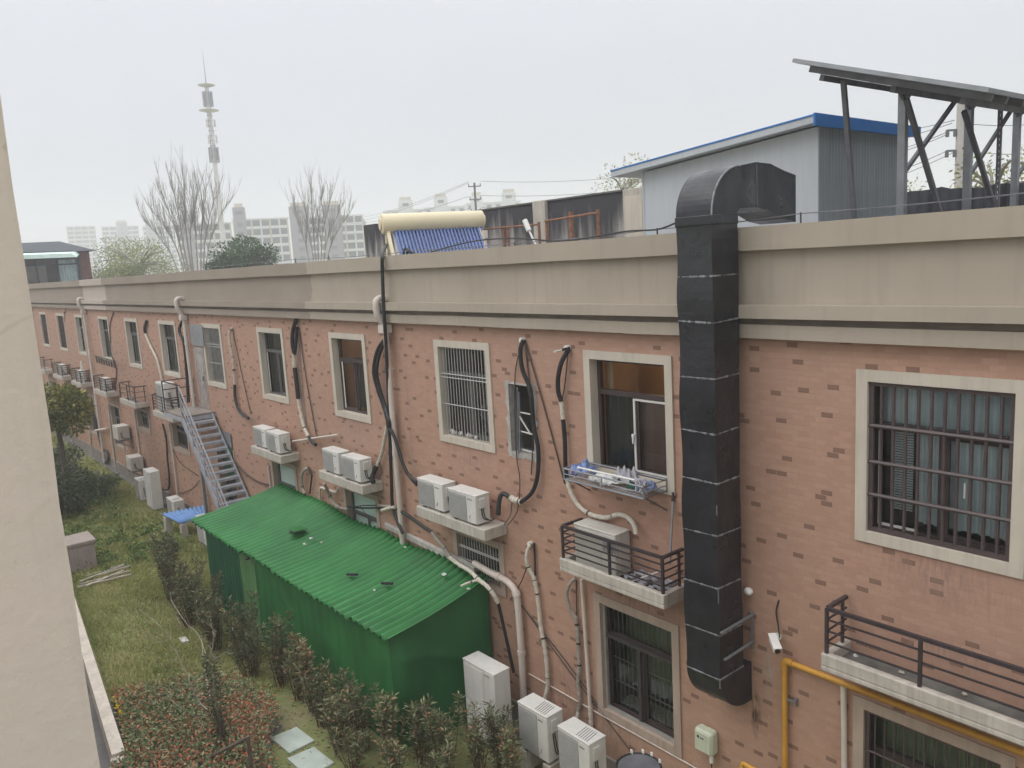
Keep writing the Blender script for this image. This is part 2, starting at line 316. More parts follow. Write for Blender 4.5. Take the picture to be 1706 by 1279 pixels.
# ------------------------------------------------------------------ mesh helpers
class MB:
    def __init__(s): s.v = []; s.f = []; s.t = []
    def add(s, vs, fs, t=None):
        o = len(s.v); s.v += [Vector(v) for v in vs]; s.f += [tuple(i + o for i in f) for f in fs]
        s.t += [0.5 if t is None else t] * len(fs); return s
    def quad(s, a, b, c, d, t=None): return s.add([a, b, c, d], [(0, 1, 2, 3)], t)
    def hexa(s, p):                             # 4 bottom + 4 top, both counter-clockwise
        return s.add(p, [(3, 2, 1, 0), (4, 5, 6, 7), (0, 1, 5, 4), (1, 2, 6, 5), (2, 3, 7, 6), (3, 0, 4, 7)])
    def box(s, x0, x1, y0, y1, z0, z1):
        return s.hexa([(x0, y0, z0), (x1, y0, z0), (x1, y1, z0), (x0, y1, z0), (x0, y0, z1), (x1, y0, z1), (x1, y1, z1), (x0, y1, z1)])
    def frame(s, x0, x1, z0, z1, w, y0, y1):   # four butted bars of a rectangular frame
        s.box(x0, x1, y0, y1, z0, z0 + w); s.box(x0, x1, y0, y1, z1 - w, z1)
        s.box(x0, x0 + w, y0, y1, z0 + w, z1 - w); return s.box(x1 - w, x1, y0, y1, z0 + w, z1 - w)
    def beam(s, p, q, w, h=None, up=(0, 0, 1)):
        p, q = Vector(p), Vector(q); d = (q - p).normalized(); up = Vector(up)
        if abs(d.dot(up)) > .98: up = Vector((0, 1, 0))
        a = d.cross(up).normalized() * w / 2; b = a.cross(d).normalized() * (h or w) / 2
        return s.hexa([p - a - b, p + a - b, q + a - b, q - a - b, p - a + b, p + a + b, q + a + b, q - a + b])
    def tube(s, path, r, n=8, cap=True):
        P = [Vector(p) for p in path]; k = len(P); rs = r if hasattr(r, '__len__') else [r] * k
        d0 = (P[1] - P[0]).normalized(); up = Vector((0, 0, 1)) if abs(d0.z) < .9 else Vector((0, 1, 0))
        a = d0.cross(up).normalized(); vs = []
        for i, p in enumerate(P):
            d = (P[min(i + 1, k - 1)] - P[max(i - 1, 0)])
            d = d.normalized() if d.length > 1e-9 else d0
            a = (a - d * a.dot(d)); a = a.normalized() if a.length > 1e-6 else d.orthogonal().normalized(); b = d.cross(a)
            vs += [p + (a * math.cos(2 * math.pi * j / n) + b * math.sin(2 * math.pi * j / n)) * rs[i] for j in range(n)]
        fs = [(i * n + j, i * n + (j + 1) % n, (i + 1) * n + (j + 1) % n, (i + 1) * n + j) for i in range(k - 1) for j in range(n)]
        if cap: fs += [tuple(range(n - 1, -1, -1)), tuple(range((k - 1) * n, k * n))]
        return s.add(vs, fs)
    def cyl(s, p, q, r, n=14): return s.tube([p, q], r, n)
    def blob(s, c, r, n=10, m_=6, jit=.15, rnd=None, t=None):
        rnd = rnd or R; c = Vector(c); r = r if hasattr(r, '__len__') else (r, r, r); vs = []; fs = []
        for i in range(m_ + 1):
            th = math.pi * i / m_
            for j in range(n):
                ph = 2 * math.pi * j / n; k = 1 + rnd.uniform(-jit, jit) * (0 < i < m_)
                vs.append(c + Vector((r[0] * k * math.sin(th) * math.cos(ph), r[1] * k * math.sin(th) * math.sin(ph), r[2] * k * math.cos(th))))
        for i in range(m_):
            for j in range(n): fs.append((i * n + j, (i + 1) * n + j, (i + 1) * n + (j + 1) % n, i * n + (j + 1) % n))
        return s.add(vs, fs, t)
    def leaf(s, p, d, L, w, t, fold=None):
        p = Vector(p); d = Vector(d).normalized(); a = d.cross(Vector((R.uniform(-1, 1), R.uniform(-1, 1), R.uniform(-.3, 1))))
        a = a.normalized() * w / 2 if a.length > 1e-5 else Vector((w / 2, 0, 0))
        return s.add([p, p + d * L * .45 + a, p + d * L, p + d * L * .45 - a], [(0, 1, 2, 3)], t)

def smooth_path(pts, k=6):
    P = [Vector(p) for p in pts]; out = []
    for i in range(len(P) - 1):
        a, b, c, d = P[max(i - 1, 0)], P[i], P[i + 1], P[min(i + 2, len(P) - 1)]
        for j in range(k):
            t = j / k
            out.append(.5 * ((2 * b) + (c - a) * t + (2 * a - 5 * b + 4 * c - d) * t * t + (3 * b - a - 3 * c + d) * t ** 3))
    out.append(P[-1]); return out

BASE = {}
def tag(o, label=None, cat=None, group=None, kind=None):
    if label: o['label'] = label
    if cat: o['category'] = cat
    if group: o['group'] = group
    if kind: o['kind'] = kind
    return o
def thing(name, label, cat, base, group=None):
    o = bpy.data.objects.new(name, None); col.objects.link(o); o.location = Vector(base); o.empty_display_size = .2
    BASE[o] = Vector(base); return tag(o, label, cat, group)
def obj(name, mb, mat, parent=None, bevel=0.0, base=None, ang=38):
    if parent is not None: b = BASE[parent]
    elif base is not None: b = Vector(base)
    else:
        xs = [v.x for v in mb.v]; ys = [v.y for v in mb.v]; zs = [v.z for v in mb.v]
        b = Vector(((min(xs) + max(xs)) / 2, (min(ys) + max(ys)) / 2, min(zs)))
    me = bpy.data.meshes.new(name); me.from_pydata([v - b for v in mb.v], [], mb.f)
    me.materials.append(MAT[mat])
    if any(t != .5 for t in mb.t):
        at_ = me.attributes.new('tint', 'FLOAT', 'FACE'); at_.data.foreach_set('value', mb.t)
    me.update()
    if len(mb.f) < 60000:
        me.shade_smooth(); me.set_sharp_from_angle(angle=rad(ang))
    o = bpy.data.objects.new(name, me); col.objects.link(o); BASE[o] = b
    if parent is not None: o.parent = parent
    else: o.location = b
    if bevel:
        md = o.modifiers.new('bevel', 'BEVEL'); md.width = bevel; md.segments = 2; md.limit_method = 'ANGLE'; md.angle_limit = rad(40)
    return o
def dup(root, loc, label=None, group=None, rotz=0, scale=None):
    r = root.copy(); col.objects.link(r); r.location = Vector(loc); r.rotation_euler = (0, 0, rotz)
    if scale: r.scale = scale
    if label: r['label'] = label
    if group: r['group'] = group
    for ch in list(root.children):
        c = ch.copy(); col.objects.link(c); c.parent = r
        for g in list(ch.children):
            d = g.copy(); col.objects.link(d); d.parent = c
    BASE[r] = Vector(loc); return r

# ------------------------------------------------------------------ sky, sun, air
SUN_EL, SUN_AZ = rad(52), rad(205)              # sun azimuth measured from +y clockwise: behind the camera, a little left
w = bpy.data.worlds.new('World'); bpy.context.scene.world = w; w.use_nodes = True
nt = w.node_tree; bg = nt.nodes['Background']
sky = N(nt, 'ShaderNodeTexSky', sky_type='NISHITA'); sky.sun_disc = False
sky.sun_elevation = SUN_EL; sky.sun_rotation = SUN_AZ; sky.dust_density = 4; sky.air_density = 1
tc = N(nt, 'ShaderNodeTexCoord'); sp = N(nt, 'ShaderNodeSeparateXYZ'); nt.links.new(tc.outputs['Generated'], sp.inputs[0])
# overcast layer: paler towards the zenith as real cloud cover is, with soft uneven cloud
grad = ramp(nt, sp.outputs['Z'], [(0, (5.7, 5.9, 6.6)), (.12, (6.15, 6.4, 7.3)), (.35, (8.8, 9.0, 9.7)), (1, (26, 26.3, 26.8))])
cl = ramp(nt, noise(nt, tc.outputs['Generated'], 2.2, 4), [(.3, .95), (.7, 1.05)])
over = mix(nt, 1.0, grad, cl, 'MULTIPLY')
nt.links.new(mix(nt, .94, sky.outputs[0], over), bg.inputs['Color']); bg.inputs['Strength'].default_value = .1
sl = bpy.data.lights.new('sun', 'SUN'); sl.energy = 1.0; sl.angle = rad(45); sl.color = (1, .96, .90)
so = bpy.data.objects.new('sun', sl); col.objects.link(so); so.location = (0, -30, 60)
sd = Vector((math.sin(SUN_AZ) * math.cos(SUN_EL), math.cos(SUN_AZ) * math.cos(SUN_EL), math.sin(SUN_EL)))
so.rotation_euler = (-sd).to_track_quat('-Z', 'Y').to_euler()
bpy.context.scene.view_settings.view_transform = 'Standard'; bpy.context.scene.view_settings.look = 'None'
bpy.context.scene.view_settings.exposure = -0.08
cy = bpy.context.scene.cycles; cy.use_denoising = True; cy.volume_bounces = 2; cy.max_bounces = 8; cy.transparent_max_bounces = 16

hz = bpy.data.materials.new('thin grey air'); hz.use_nodes = True; nt = hz.node_tree
nt.nodes.remove(nt.nodes['Principled BSDF']); pv = N(nt, 'ShaderNodeVolumePrincipled')
pv.inputs['Color'].default_value = (.955, .965, 1, 1); pv.inputs['Density'].default_value = .00185; pv.inputs['Anisotropy'].default_value = .2
nt.links.new(pv.outputs[0], nt.nodes['Material Output'].inputs['Volume'])
MAT['haze'] = hz
tag(obj('haze', MB().box(-1100, 700, -600, 1300, -1.2, 84), 'haze', base=(0, 0, 0)), kind='stuff')

# ------------------------------------------------------------------ ground
g = MB(); g.quad((-1000, -500, 0), (600, -500, 0), (600, 1200, 0), (-1000, 1200, 0))
tag(obj('ground', g, 'ground', base=(0, 0, 0)), kind='structure')
k1, k0 = Vector((-14.3, -5.62, 0)), Vector((-34.0, -4.15, 0))
pv_ = MB(); pv_.quad((-60, -9, .004), (10, -9, .004), (10, -6.1, .004), (-60, -4.0, .004))
tag(obj('pavement', pv_, 'paving', base=(0, 0, 0)), kind='structure')
ap = MB().box(-75, 8, -.30, -.02, -.05, .03)
tag(obj('path', ap, 'conc_dark', base=(0, 0, 0), bevel=.01), 'grey concrete apron along the foot of the brick building', kind='structure')

# ------------------------------------------------------------------ the brick building
XL, XR = -75.0, 8.0
bld = thing('brick_building', 'long two storey building clad in pinkish brown brick with a beige cornice and flat roof', 'building', (-20, 0, 0))
WIN = []                                         # name, x0, x1, z0, z1 of outer plaster surround, style
UP = [(-51.5, -49.6), (-46.9, -45.0), (-42.5, -40.87), (-37.9, -36.2), (-33.64, -31.87), (-29.21, -27.38), (-24.80, -23.2), (-20.53, -18.9), (-16.42, -14.80), (-12.24, -10.58), (-8.34, -6.70), (-4.2, -2.55), (-.1, 1.6), (4.0, 5.7)]
UPS = ['grid_red', 'grid_red', 'dark', 'dark', 'dark', 'dark', 'grid_silver', 'dark', 'warm', 'silver_bars', 'warm_open', 'brown_bars', 'dark', 'dark']
for (a, b), s in zip(UP, UPS): WIN.append((a, b, 4.95, 6.85, s))
LOS = ['dark'] * 7 + ['greenish', 'greenish', 'silver_bars_low', 'dark_bars', 'grey_bars', 'dark', 'dark']
for (a, b), s in zip(UP, LOS): WIN.append((a, b, 1.10, 3.10, s) if (a, b) != UP[9] else (-12.05, -10.52, 2.35, 3.34, s))
WIN = [(a, b, {-33.64: 2.42, -29.21: 2.25, -16.42: 1.3}.get(a, c) if d < 4 else c, 3.36 if d < 4 and a in (-33.64, -29.21, -16.42, -20.53) else d, s_) for a, b, c, d, s_ in WIN]
HOLE = (-10.14, -9.56, 5.06, 6.20)
T = .125                                         # surround width
holes = [(a + T, b - T, c + T, d - T) for a, b, c, d, s in WIN] + [HOLE]
DOORS = [(-25.8, -24.86, 4.15, 6.80), (-24.35, -23.2, 0.1, 0.2)]
wall = MB()
xs = sorted({XL, XR} | {h[0] for h in holes} | {h[1] for h in holes}); zs = sorted({.42, 7.2} | {h[2] for h in holes} | {h[3] for h in holes})
for i in range(len(xs) - 1):
    for j in range(len(zs) - 1):
        cx, cz = (xs[i] + xs[i + 1]) / 2, (zs[j] + zs[j + 1]) / 2
        if any(h[0] < cx < h[1] and h[2] < cz < h[3] for h in holes): continue
        for y, o in ((0, 1), (.24, -1)):
            p = [(xs[i], y, zs[j]), (xs[i + 1], y, zs[j]), (xs[i + 1], y, zs[j + 1]), (xs[i], y, zs[j + 1])]
            wall.quad(*(p if o > 0 else p[::-1]))
for x in (XL, XR): wall.quad((x, 0, .42), (x, 11, .42), (x, 11, 7.2), (x, 0, 7.2))
wall.quad((XL, 11, .42), (XR, 11, .42), (XR, 11, 7.2), (XL, 11, 7.2))
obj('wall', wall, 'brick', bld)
obj('plinth', MB().box(XL, XR, -.035, .24, 0, .42), 'plinth', bld, bevel=.012)
obj('roof_deck', MB().box(XL + .1, XR - .1, .12, 10.9, 7.25, 7.5), 'roofdeck', bld)
obj('parapet', MB().box(XL, XR, -.05, .12, 7.53, 8.16), 'stucco', bld)
obj('rear_parapet', MB().box(XL, XR, 10.8, 11, 7.5, 8.4), 'stucco', bld)
def strip(y0, y1, z0, z1, n=60, jit=.006):       # long plaster moulding, a little uneven along its length
    b = MB(); q = [XL + (XR - XL) * i / n for i in range(n + 1)]
    pr = [(R.uniform(-jit, jit), R.uniform(-jit, jit)) for _ in q]
    for i in range(n):
        (d0, e0), (d1, e1) = pr[i], pr[i + 1]
        b.hexa([(q[i], y0 + e0, z0 + d0), (q[i + 1], y0 + e1, z0 + d1), (q[i + 1], y1, z0), (q[i], y1, z0), (q[i], y0 + e0, z1 + d0), (q[i + 1], y0 + e1, z1 + d1), (q[i + 1], y1, z1), (q[i], y1, z1)])
    b.f = [f for k, f in enumerate(b.f) if not (k % 6 == 3 and k // 6 < n - 1) and not (k % 6 == 5 and k // 6 > 0)]; b.t = b.t[:len(b.f)]
    return b
obj('coping', strip(-.15, .26, 8.155, 8.425), 'stucco', bld)
obj('cornice', strip(-.20, .10, 7.385, 7.535), 'stucco', bld)
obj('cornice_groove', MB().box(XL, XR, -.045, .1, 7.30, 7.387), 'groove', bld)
obj('cornice', strip(-.13, .10, 7.14, 7.302), 'stucco', bld)

def window(x0, x1, z0, z1, style):
    W = MB()
    W.frame(x0, x1, z0, z1, T, -.028, .0 - .0005)
    a, b, c, d = x0 + T, x1 - T, z0 + T, z1 - T
    for y0, y1 in ((0, .24),):                   # plaster reveals
        W.quad((a, y0, c), (a, y0, d), (a, y1, d), (a, y1, c)); W.quad((b, y0, c), (b, y1, c), (b, y1, d), (b, y0, d))
        W.quad((a, y0, c), (a, y1, c), (b, y1, c), (b, y0, c)); W.quad((a, y0, d), (b, y0, d), (b, y1, d), (a, y1, d))
    win = obj('window', W, 'trim' if z1 > 4 else 'trim_low', bld)
    fm = 'greyframe' if style in ('greenish', 'grid_silver', 'silver_bars', 'silver_bars_low', 'dark') else 'brownframe'
    yf = .13; tr = d - (d - c) * .30; mid = (a + b) / 2
    F = MB(); F.frame(a, b, c, d, .05, yf, yf + .07)
    F.box(a + .05, b - .05, yf - .012, yf + .07, tr - .035, tr + .035)
    if style == 'dark' and R.random() < .6 or style in ('warm', ):
        F.box(mid - .03, mid + .03, yf + .03, yf + .065, c + .05, tr - .035)
        F.frame(a + .05, mid - .03, c + .05, tr - .035, .045, yf + .01, yf + .045)
    else:
        F.box(mid - .03, mid + .03, yf + .01, yf + .065, c + .05, tr - .035)
        F.frame(mid + .03, b - .05, c + .05, tr - .035, .04, yf + .02, yf + .05)
    obj('frame', F, fm, win)
    P = MB(); P.quad((a + .05, yf + .035, c + .05), (b - .05, yf + .035, c + .05), (b - .05, yf + .035, d - .05), (a + .05, yf + .035, d - .05))
    obj('pane', P, 'opal' if style == 'greenish' else 'glass', win)
    rm = 'room_warm' if style in ('warm', 'warm_open') else 'room'
    Q = MB(); y0, y1 = .245, 1.3
    X0, X1, Z0, Z1 = a - .25, b + .25, c - .3, d + .2
    Q.quad((X0, y1, Z0), (X1, y1, Z0), (X1, y1, Z1), (X0, y1, Z1)); Q.quad((X0, y0, Z0), (X0, y1, Z0), (X0, y1, Z1), (X0, y0, Z1))
    Q.quad((X1, y0, Z0), (X1, y0, Z1), (X1, y1, Z1), (X1, y1, Z0)); Q.quad((X0, y0, Z0), (X1, y0, Z0), (X1, y1, Z0), (X0, y1, Z0))
    Q.quad((X0, y0, Z1), (X0, y1, Z1), (X1, y1, Z1), (X1, y0, Z1))
    obj('room_interior', Q, rm, win)
    if 'warm' in style: obj('ceiling_lamp', MB().box((a + b) / 2 - .2, (a + b) / 2 + .35, .75, .95, d - .04, d + .02), 'lampglow', win)
    def curtain(u0, u1, w0, w1, mat, y=.32, folds=12):
        C = MB(); n = folds * 6
        for i in range(n):
            p, q = u0 + (u1 - u0) * i / n, u0 + (u1 - u0) * (i + 1) / n
            f = lambda u: y + .025 * math.sin((u - u0) / (u1 - u0) * folds * 2 * math.pi)
            C.quad((p, f(p), w0), (q, f(q), w0), (q, f(q), w1), (p, f(p), w1))
        obj('curtain', C, mat, win)
    lx = b - a
    if style == 'dark':
        r = R.random()
        if r < .5: curtain(a + lx * .62, b, c, d, 'curtain_dull', folds=6)
        if r > .3:
            S = MB().box(a + .06, a + .10, yf - .004, yf + .0, c + .06, tr - .05); obj('sash_edge', S, 'whiteframe', win)
    elif style == 'warm':
        curtain(a, a + lx * .62, c, tr, 'dark_backing', y=.5, folds=5); curtain(a + lx * .60, a + lx * .74, c, tr, 'curtain_cream', folds=2); curtain(a + lx * .76, b, c, tr, 'curtain_brown', folds=3)  # first sheet is added to darken the lower pane
        obj('sash_edge', MB().box(a + .10, a + .15, yf - .004, yf, c + .06, tr - .05), 'whiteframe', win)
    elif style == 'warm_open':
        curtain(mid, b, c, tr - .02, 'curtain_brown', y=.23, folds=2)
        curtain(a, a + .16, tr, d, 'curtain_cream', y=.3, folds=1); curtain(a, mid, c, tr - .02, 'dark_backing', y=.28, folds=4)  # last dark sheet is added in place of a dark reflection
        S = MB().box(mid - .005, mid + .028, yf - .01, yf + .009, c + .06, tr - .05); S.box(mid + .03, b - .05, yf - .01, yf + .009, tr - .075, tr - .045)
        S.box(mid + .03, b - .05, yf - .01, yf + .01, c + .05, c + .075)
        obj('sash_edge', S, 'whiteframe', win)
        H = MB().box(mid - .02, mid + .02, yf - .05, yf - .011, c + .55, c + .60).box(mid - .012, mid + .012, yf - .05, yf - .03, c + .46, c + .55)
        obj('handle', H, 'white', win, bevel=.006)
    elif style == 'brown_bars':
        curtain(a, b, tr, d, 'curtain_blue', y=.25, folds=9); curtain(a + .42, b, c + .12, tr, 'curtain_blue', y=.27, folds=9)
        B = MB()
        for i in range(34): B.box(a + .12, a + .36, .27, .274, c + .22 + i * .028, c + .238 + i * .028)
        obj('window_blind', B, 'curtain_blue', win)
        obj('sash_edge', MB().box(a + .055, a + .095, yf - .004, yf, c + .06, tr - .05).box(a + .1, a + .45, yf - .004, yf, c + .055, c + .085), 'whiteframe', win)
        obj('handle', MB().box(b - .47, b - .45, yf - .04, yf - .005, c + .52, c + .68), 'white', win, bevel=.006)
    elif style == 'greenish':
        curtain(a + lx * .12, b, c, d, 'curtain_green', y=.23, folds=4)
    elif style == 'dark_bars':
        curtain(a, b, c + .2, d, 'curtain_dull', y=.6, folds=8)
        P2 = MB()
        for i in range(26):
            u = R.uniform(a + .1, b - .45); P2.box(u, u + R.uniform(.2, .4), .215 + R.uniform(0, .03), .42, c + .05 + .005 * i, c + .054 + .005 * i)
        obj('paper_stack', P2, 'paper', win)
    elif style == 'grey_bars':
        curtain(a, b, c, d, 'curtain_dull', y=.3, folds=10)
    # bars over the opening
    if 'bars' in style or 'grid' in style:
        silver = 'silver' in style
        yb = .03 if style != 'dark_bars' else .20
        B = MB(); nv = {'silver_bars': 16, 'silver_bars_low': 16, 'brown_bars': 11, 'dark_bars': 16, 'grey_bars': 13}.get(style, 14)
        rr = .0085 if silver else (.019 if style == 'brown_bars' else .011)
        if style == 'dark_bars': rr = .010
        for i in range(1, nv): 
            x = a + lx * i / nv; B.tube([(x, yb, c + .01), (x, yb, d - .01)], rr, 6)
        for fz in ((.36, .66, .70) if silver else (.25, .47, .71)):
            B.tube([(a, yb - .012, c + (d - c) * fz), (b, yb - .012, c + (d - c) * fz)], rr * 1.2, 6)
        if style in ('brown_bars', 'dark_bars', 'grey_bars'):
            B.frame(a + .004, b - .004, c + .004, d - .004, .045, min(yb, .05) - .02, min(yb, .05) + .02)
        obj('window_bars', B, 'bar_silver' if silver or style == 'dark_bars' else ('railing_rust' if 'red' in style else 'bar_brown'), win)
    if style == 'dark_bars':
        F2 = MB().box(a + .045, b - .045, .04, .075, tr - .03, tr + .03).box(mid - .03, mid + .03, .05, .085, c + .045, tr - .03); obj('outer_frame', F2, 'bar_dark', win)
    if style == 'silver_bars':
        J = MB()
        for i in range(22): J.blob((a + R.uniform(.05, .9), .09 + R.uniform(-.03, .03), c + .03 + R.uniform(0, .05)), (R.uniform(.02, .05), .02, R.uniform(.015, .04)), 7, 4, .4)
        obj('sill_litter', J, 'cloth_white', win)
        J = MB()
        for i in range(40): J.blob((a + lx * .72 + R.uniform(-.2, .25), .32 + R.uniform(-.05, .2), c + R.uniform(.05, .62)), R.uniform(.05, .11), 7, 4, .5)
        obj('stored_bundle', J, 'cloth_grey', win)
for wn in WIN: window(*wn)

# rough opening with broken frame and loose bars
x0, x1, z0, z1 = HOLE
op = MB()
for (p, q, s, t) in ((x0, x0, z0, z1), (x1, x1, z0, z1)):
    op.quad((p, 0, s), (p, 0, t), (p, .24, t), (p, .24, s))
op.quad((x0, 0, z0), (x1, 0, z0), (x1, .24, z0), (x0, .24, z0)); op.quad((x0, 0, z1), (x0, .24, z1), (x1, .24, z1), (x1, 0, z1))
def ragged(pa, pb, wd, dirv):                    # mortar band with a torn outer edge
    n = 14; pa, pb, dirv = Vector(pa), Vector(pb), Vector(dirv)
    for i in range(n):
        u, v = pa.lerp(pb, i / n), pa.lerp(pb, (i + 1) / n)
        w0, w1 = ragged.w, wd * R.uniform(.55, 1.3); ragged.w = w1
        op.quad(u, v, v + dirv * w1 + Vector((0, .006, 0)), u + dirv * w0 + Vector((0, .006, 0)))
ragged.w = .07
ragged((x0, -.012, z0 - .1), (x0, -.012, z1 + .05), .09, (-1, 0, 0)); ragged((x1, -.012, z0 - .1), (x1, -.012, z1 + .05), .10, (1, 0, 0))
ragged((x0, -.014, z0), (x1, -.014, z0), .11, (0, 0, -1)); ragged((x0, -.014, z1), (x1, -.014, z1), .04, (0, 0, 1))
wo = obj('rough_opening', op, 'mortar', bld)
Q = MB(); Q.box(x0 - .2, x1 + .2, 1.0, 1.05, z0 - .2, z1 + .2); Q.box(x0 - .2, x0 - .15, .25, 1, z0 - .2, z1 + .2); Q.box(x1 + .15, x1 + .2, .25, 1, z0 - .2, z1 + .2); Q.box(x0 - .15, x1 + .15, .25, 1, z0 - .2, z0 - .15); Q.box(x0 - .15, x1 + .15, .25, 1, z1 + .15, z1 + .2)
obj('room_interior', Q, 'room', wo)
F = MB(); F.frame(x0 + .01, x1 - .01, z0 + .01, z1 - .01, .03, .10, .14)
F.beam((x0 + .1, .02, z0 + .03), (x0 + .12, .04, z1 - .02), .03); F.beam((x0 + .17, -.01, z0 - .04), (x0 + .20, .02, z1 - .05), .018); F.beam((x0 + .21, -.01, z0 - .02), (x0 + .24, .02, z1 - .12), .018)
obj('broken_frame', F, 'steel', wo)
F = MB(); F.beam((x0 + .22, .01, z0 + .62), (x0 + .45, .04, z0 + .33), .02); F.beam((x0 + .18, .03, z0 + .68), (x1 - .03, .03, z0 + .67), .02); F.beam((x0 + .2, .03, z0 + .36), (x1 - .03, .03, z0 + .34), .02); F.beam((x0 + .22, .03, z0 + .05), (x1 - .02, .03, z0 + .04), .02)
obj('loose_bars', F, 'whiteframe', wo)

# door on to the stair landing: rusty leaf, pale metal sheet over it
d = obj('door', MB().box(-25.78, -24.92, -.02, .02, 4.16, 6.10), 'rustdoor', bld, bevel=.008)
D = MB().frame(-25.70, -25.0, 4.3, 6.0, .05, -.032, -.021); obj('door_frame', D, 'rustdoor', d)
obj('handle', MB().box(-25.1, -25.06, -.075, -.022, 5.05, 5.2), 'steel', d, bevel=.006)
obj('metal_sheet', MB().box(-25.82, -24.66, -.055, -.03, 6.14, 6.80), 'steel', bld, bevel=.006)
# lower recess beside the stair: pale sheet and dark green board
obj('patch_panel', MB().box(-24.30, -23.3, -.04, -.031, 3.2, 3.62), 'steel', bld); obj('patch_panel', MB().box(-24.0, -23.3, -.06, -.045, 2.2, 3.18), 'green_dark', bld)

# concrete ledges for the outdoor units
def ledge(x0, x1, rail=None, tray=False, railh=.5, short=False):
    L = MB()
    if tray:
        L.box(x0, x1, -.5, -.0005, 3.54, 3.60); L.box(x0, x1, -.5, -.41, 3.60, 3.74)
        L.box(x0, x0 + .09, -.41, -.0005, 3.60, 3.74); L.box(x1 - .09, x1, -.41, -.0005, 3.60, 3.74)
    else: L.box(x0, x1, -.5, -.0005, 3.54, 3.74)
    lo = obj('ledge', L, 'conc', bld, bevel=.012)
    if tray: obj('ledge_floor', MB().box(x0 + .09, x1 - .09, -.41, -.0005, 3.601, 3.62), 'conc_dark', lo)
    if rail:
        Q = MB(); y = -.455; zt = 3.74 + railh
        n = 2 if x1 - x0 < 3 else 3
        for i in range(n + 1):
            x = x0 + .045 + (x1 - x0 - .09) * i / n; Q.box(x - .017, x + .017, y - .017, y + .017, 3.735, zt)
        for x in (x0 + .045, x1 - .045): Q.box(x - .015, x + .015, -.13, -.1, 3.735, zt)
        bars = [.25, .5, .75] if railh == .52 else ([0.2, .4, .6, .8] if railh < .6 else [.33, .66])
        for k in bars + [1.0]:
            z = 3.74 + railh * k; r = .02 if k == 1 else .009
            Q.box(x0 + .062, x1 - .062, y - r, y + r, z - r, z + r)
            for x in (x0 + .045, x1 - .045): Q.box(x - r, x + r, y + .018, -.03, z - r, z + r)
        obj('railing', Q, rail, lo)
    return lo
LX = [(a - .24, b + .2) for a, b in UP]
ledge(-4.33, -2.25, 'railing', True, .52); ledge(-8.55, -6.54, 'railing', True, .5)
ledge(-12.5, -10.4); ledge(-16.58, -14.56); ledge(-20.55, -18.63)
ledge(-29.45, -27.2, 'railing', False, .55)
ledge(-33.85, -31.65, 'railing_rust', True, .6)
for a, b in LX[:4]: ledge(a, b, 'railing', False, .55)
for a, b in LX[12:]: ledge(a, b)
# small vent sleeve beside the duct, sleeves where hoses enter the wall
for px, py in ((1231, 553), (873, 566), (948, 579), (886, 905), (492, 548)):
    c = at(px, py); obj('wall_sleeve', MB().cyl(c + Vector((0, -.07, 0)), c + Vector((0, .01, 0)), .045, 12), 'white', bld)

# own side of the courtyard: pale pier beside the camera and the unseen facade behind it
own = thing('pale_building', 'pale stucco pier of the near building at the left edge of the picture', 'building', (-2.3, -8.6, 0))
e = MB(); n = 60; x = -2.2; Y = -8.2 + 2.2 * .1525
pr = [R.uniform(-.003, .003) - (R.uniform(.004, .012) if i_ < 40 and R.random() < .14 else 0) for i_ in range(n + 1)]
for i in range(n):                              # edge of the pier, slightly chipped
    z0, z1 = 11.5 * i / n, 11.5 * (i + 1) / n
    e.quad((x, -9.0, z0), (x, Y + pr[i], z0), (x, Y + pr[i + 1], z1), (x, -9.0, z1)); e.quad((x, Y + pr[i], z0), (x - .6, Y, z0), (x - .6, Y, z1), (x, Y + pr[i + 1], z1))
e.quad((x - .6, Y, 0), (x - .6, -9, 0), (x - .6, -9, 11.5), (x - .6, Y, 11.5))
obj('pier', e, 'own', own)
obj('facade', MB().box(-60, 14, -9.4, -9.0, 0, 6.4), 'own', own)  # unseen, kept lower than the camera so it blocks less skylight
for i in range(17):
    for z in (1.2, 4.1):
        x = -56 + i * 4.05
        if i: pass
        obj('window', MB().box(x, x + 1.7, -9.0, -8.97, z, z + 1.9), 'ownglass', own)
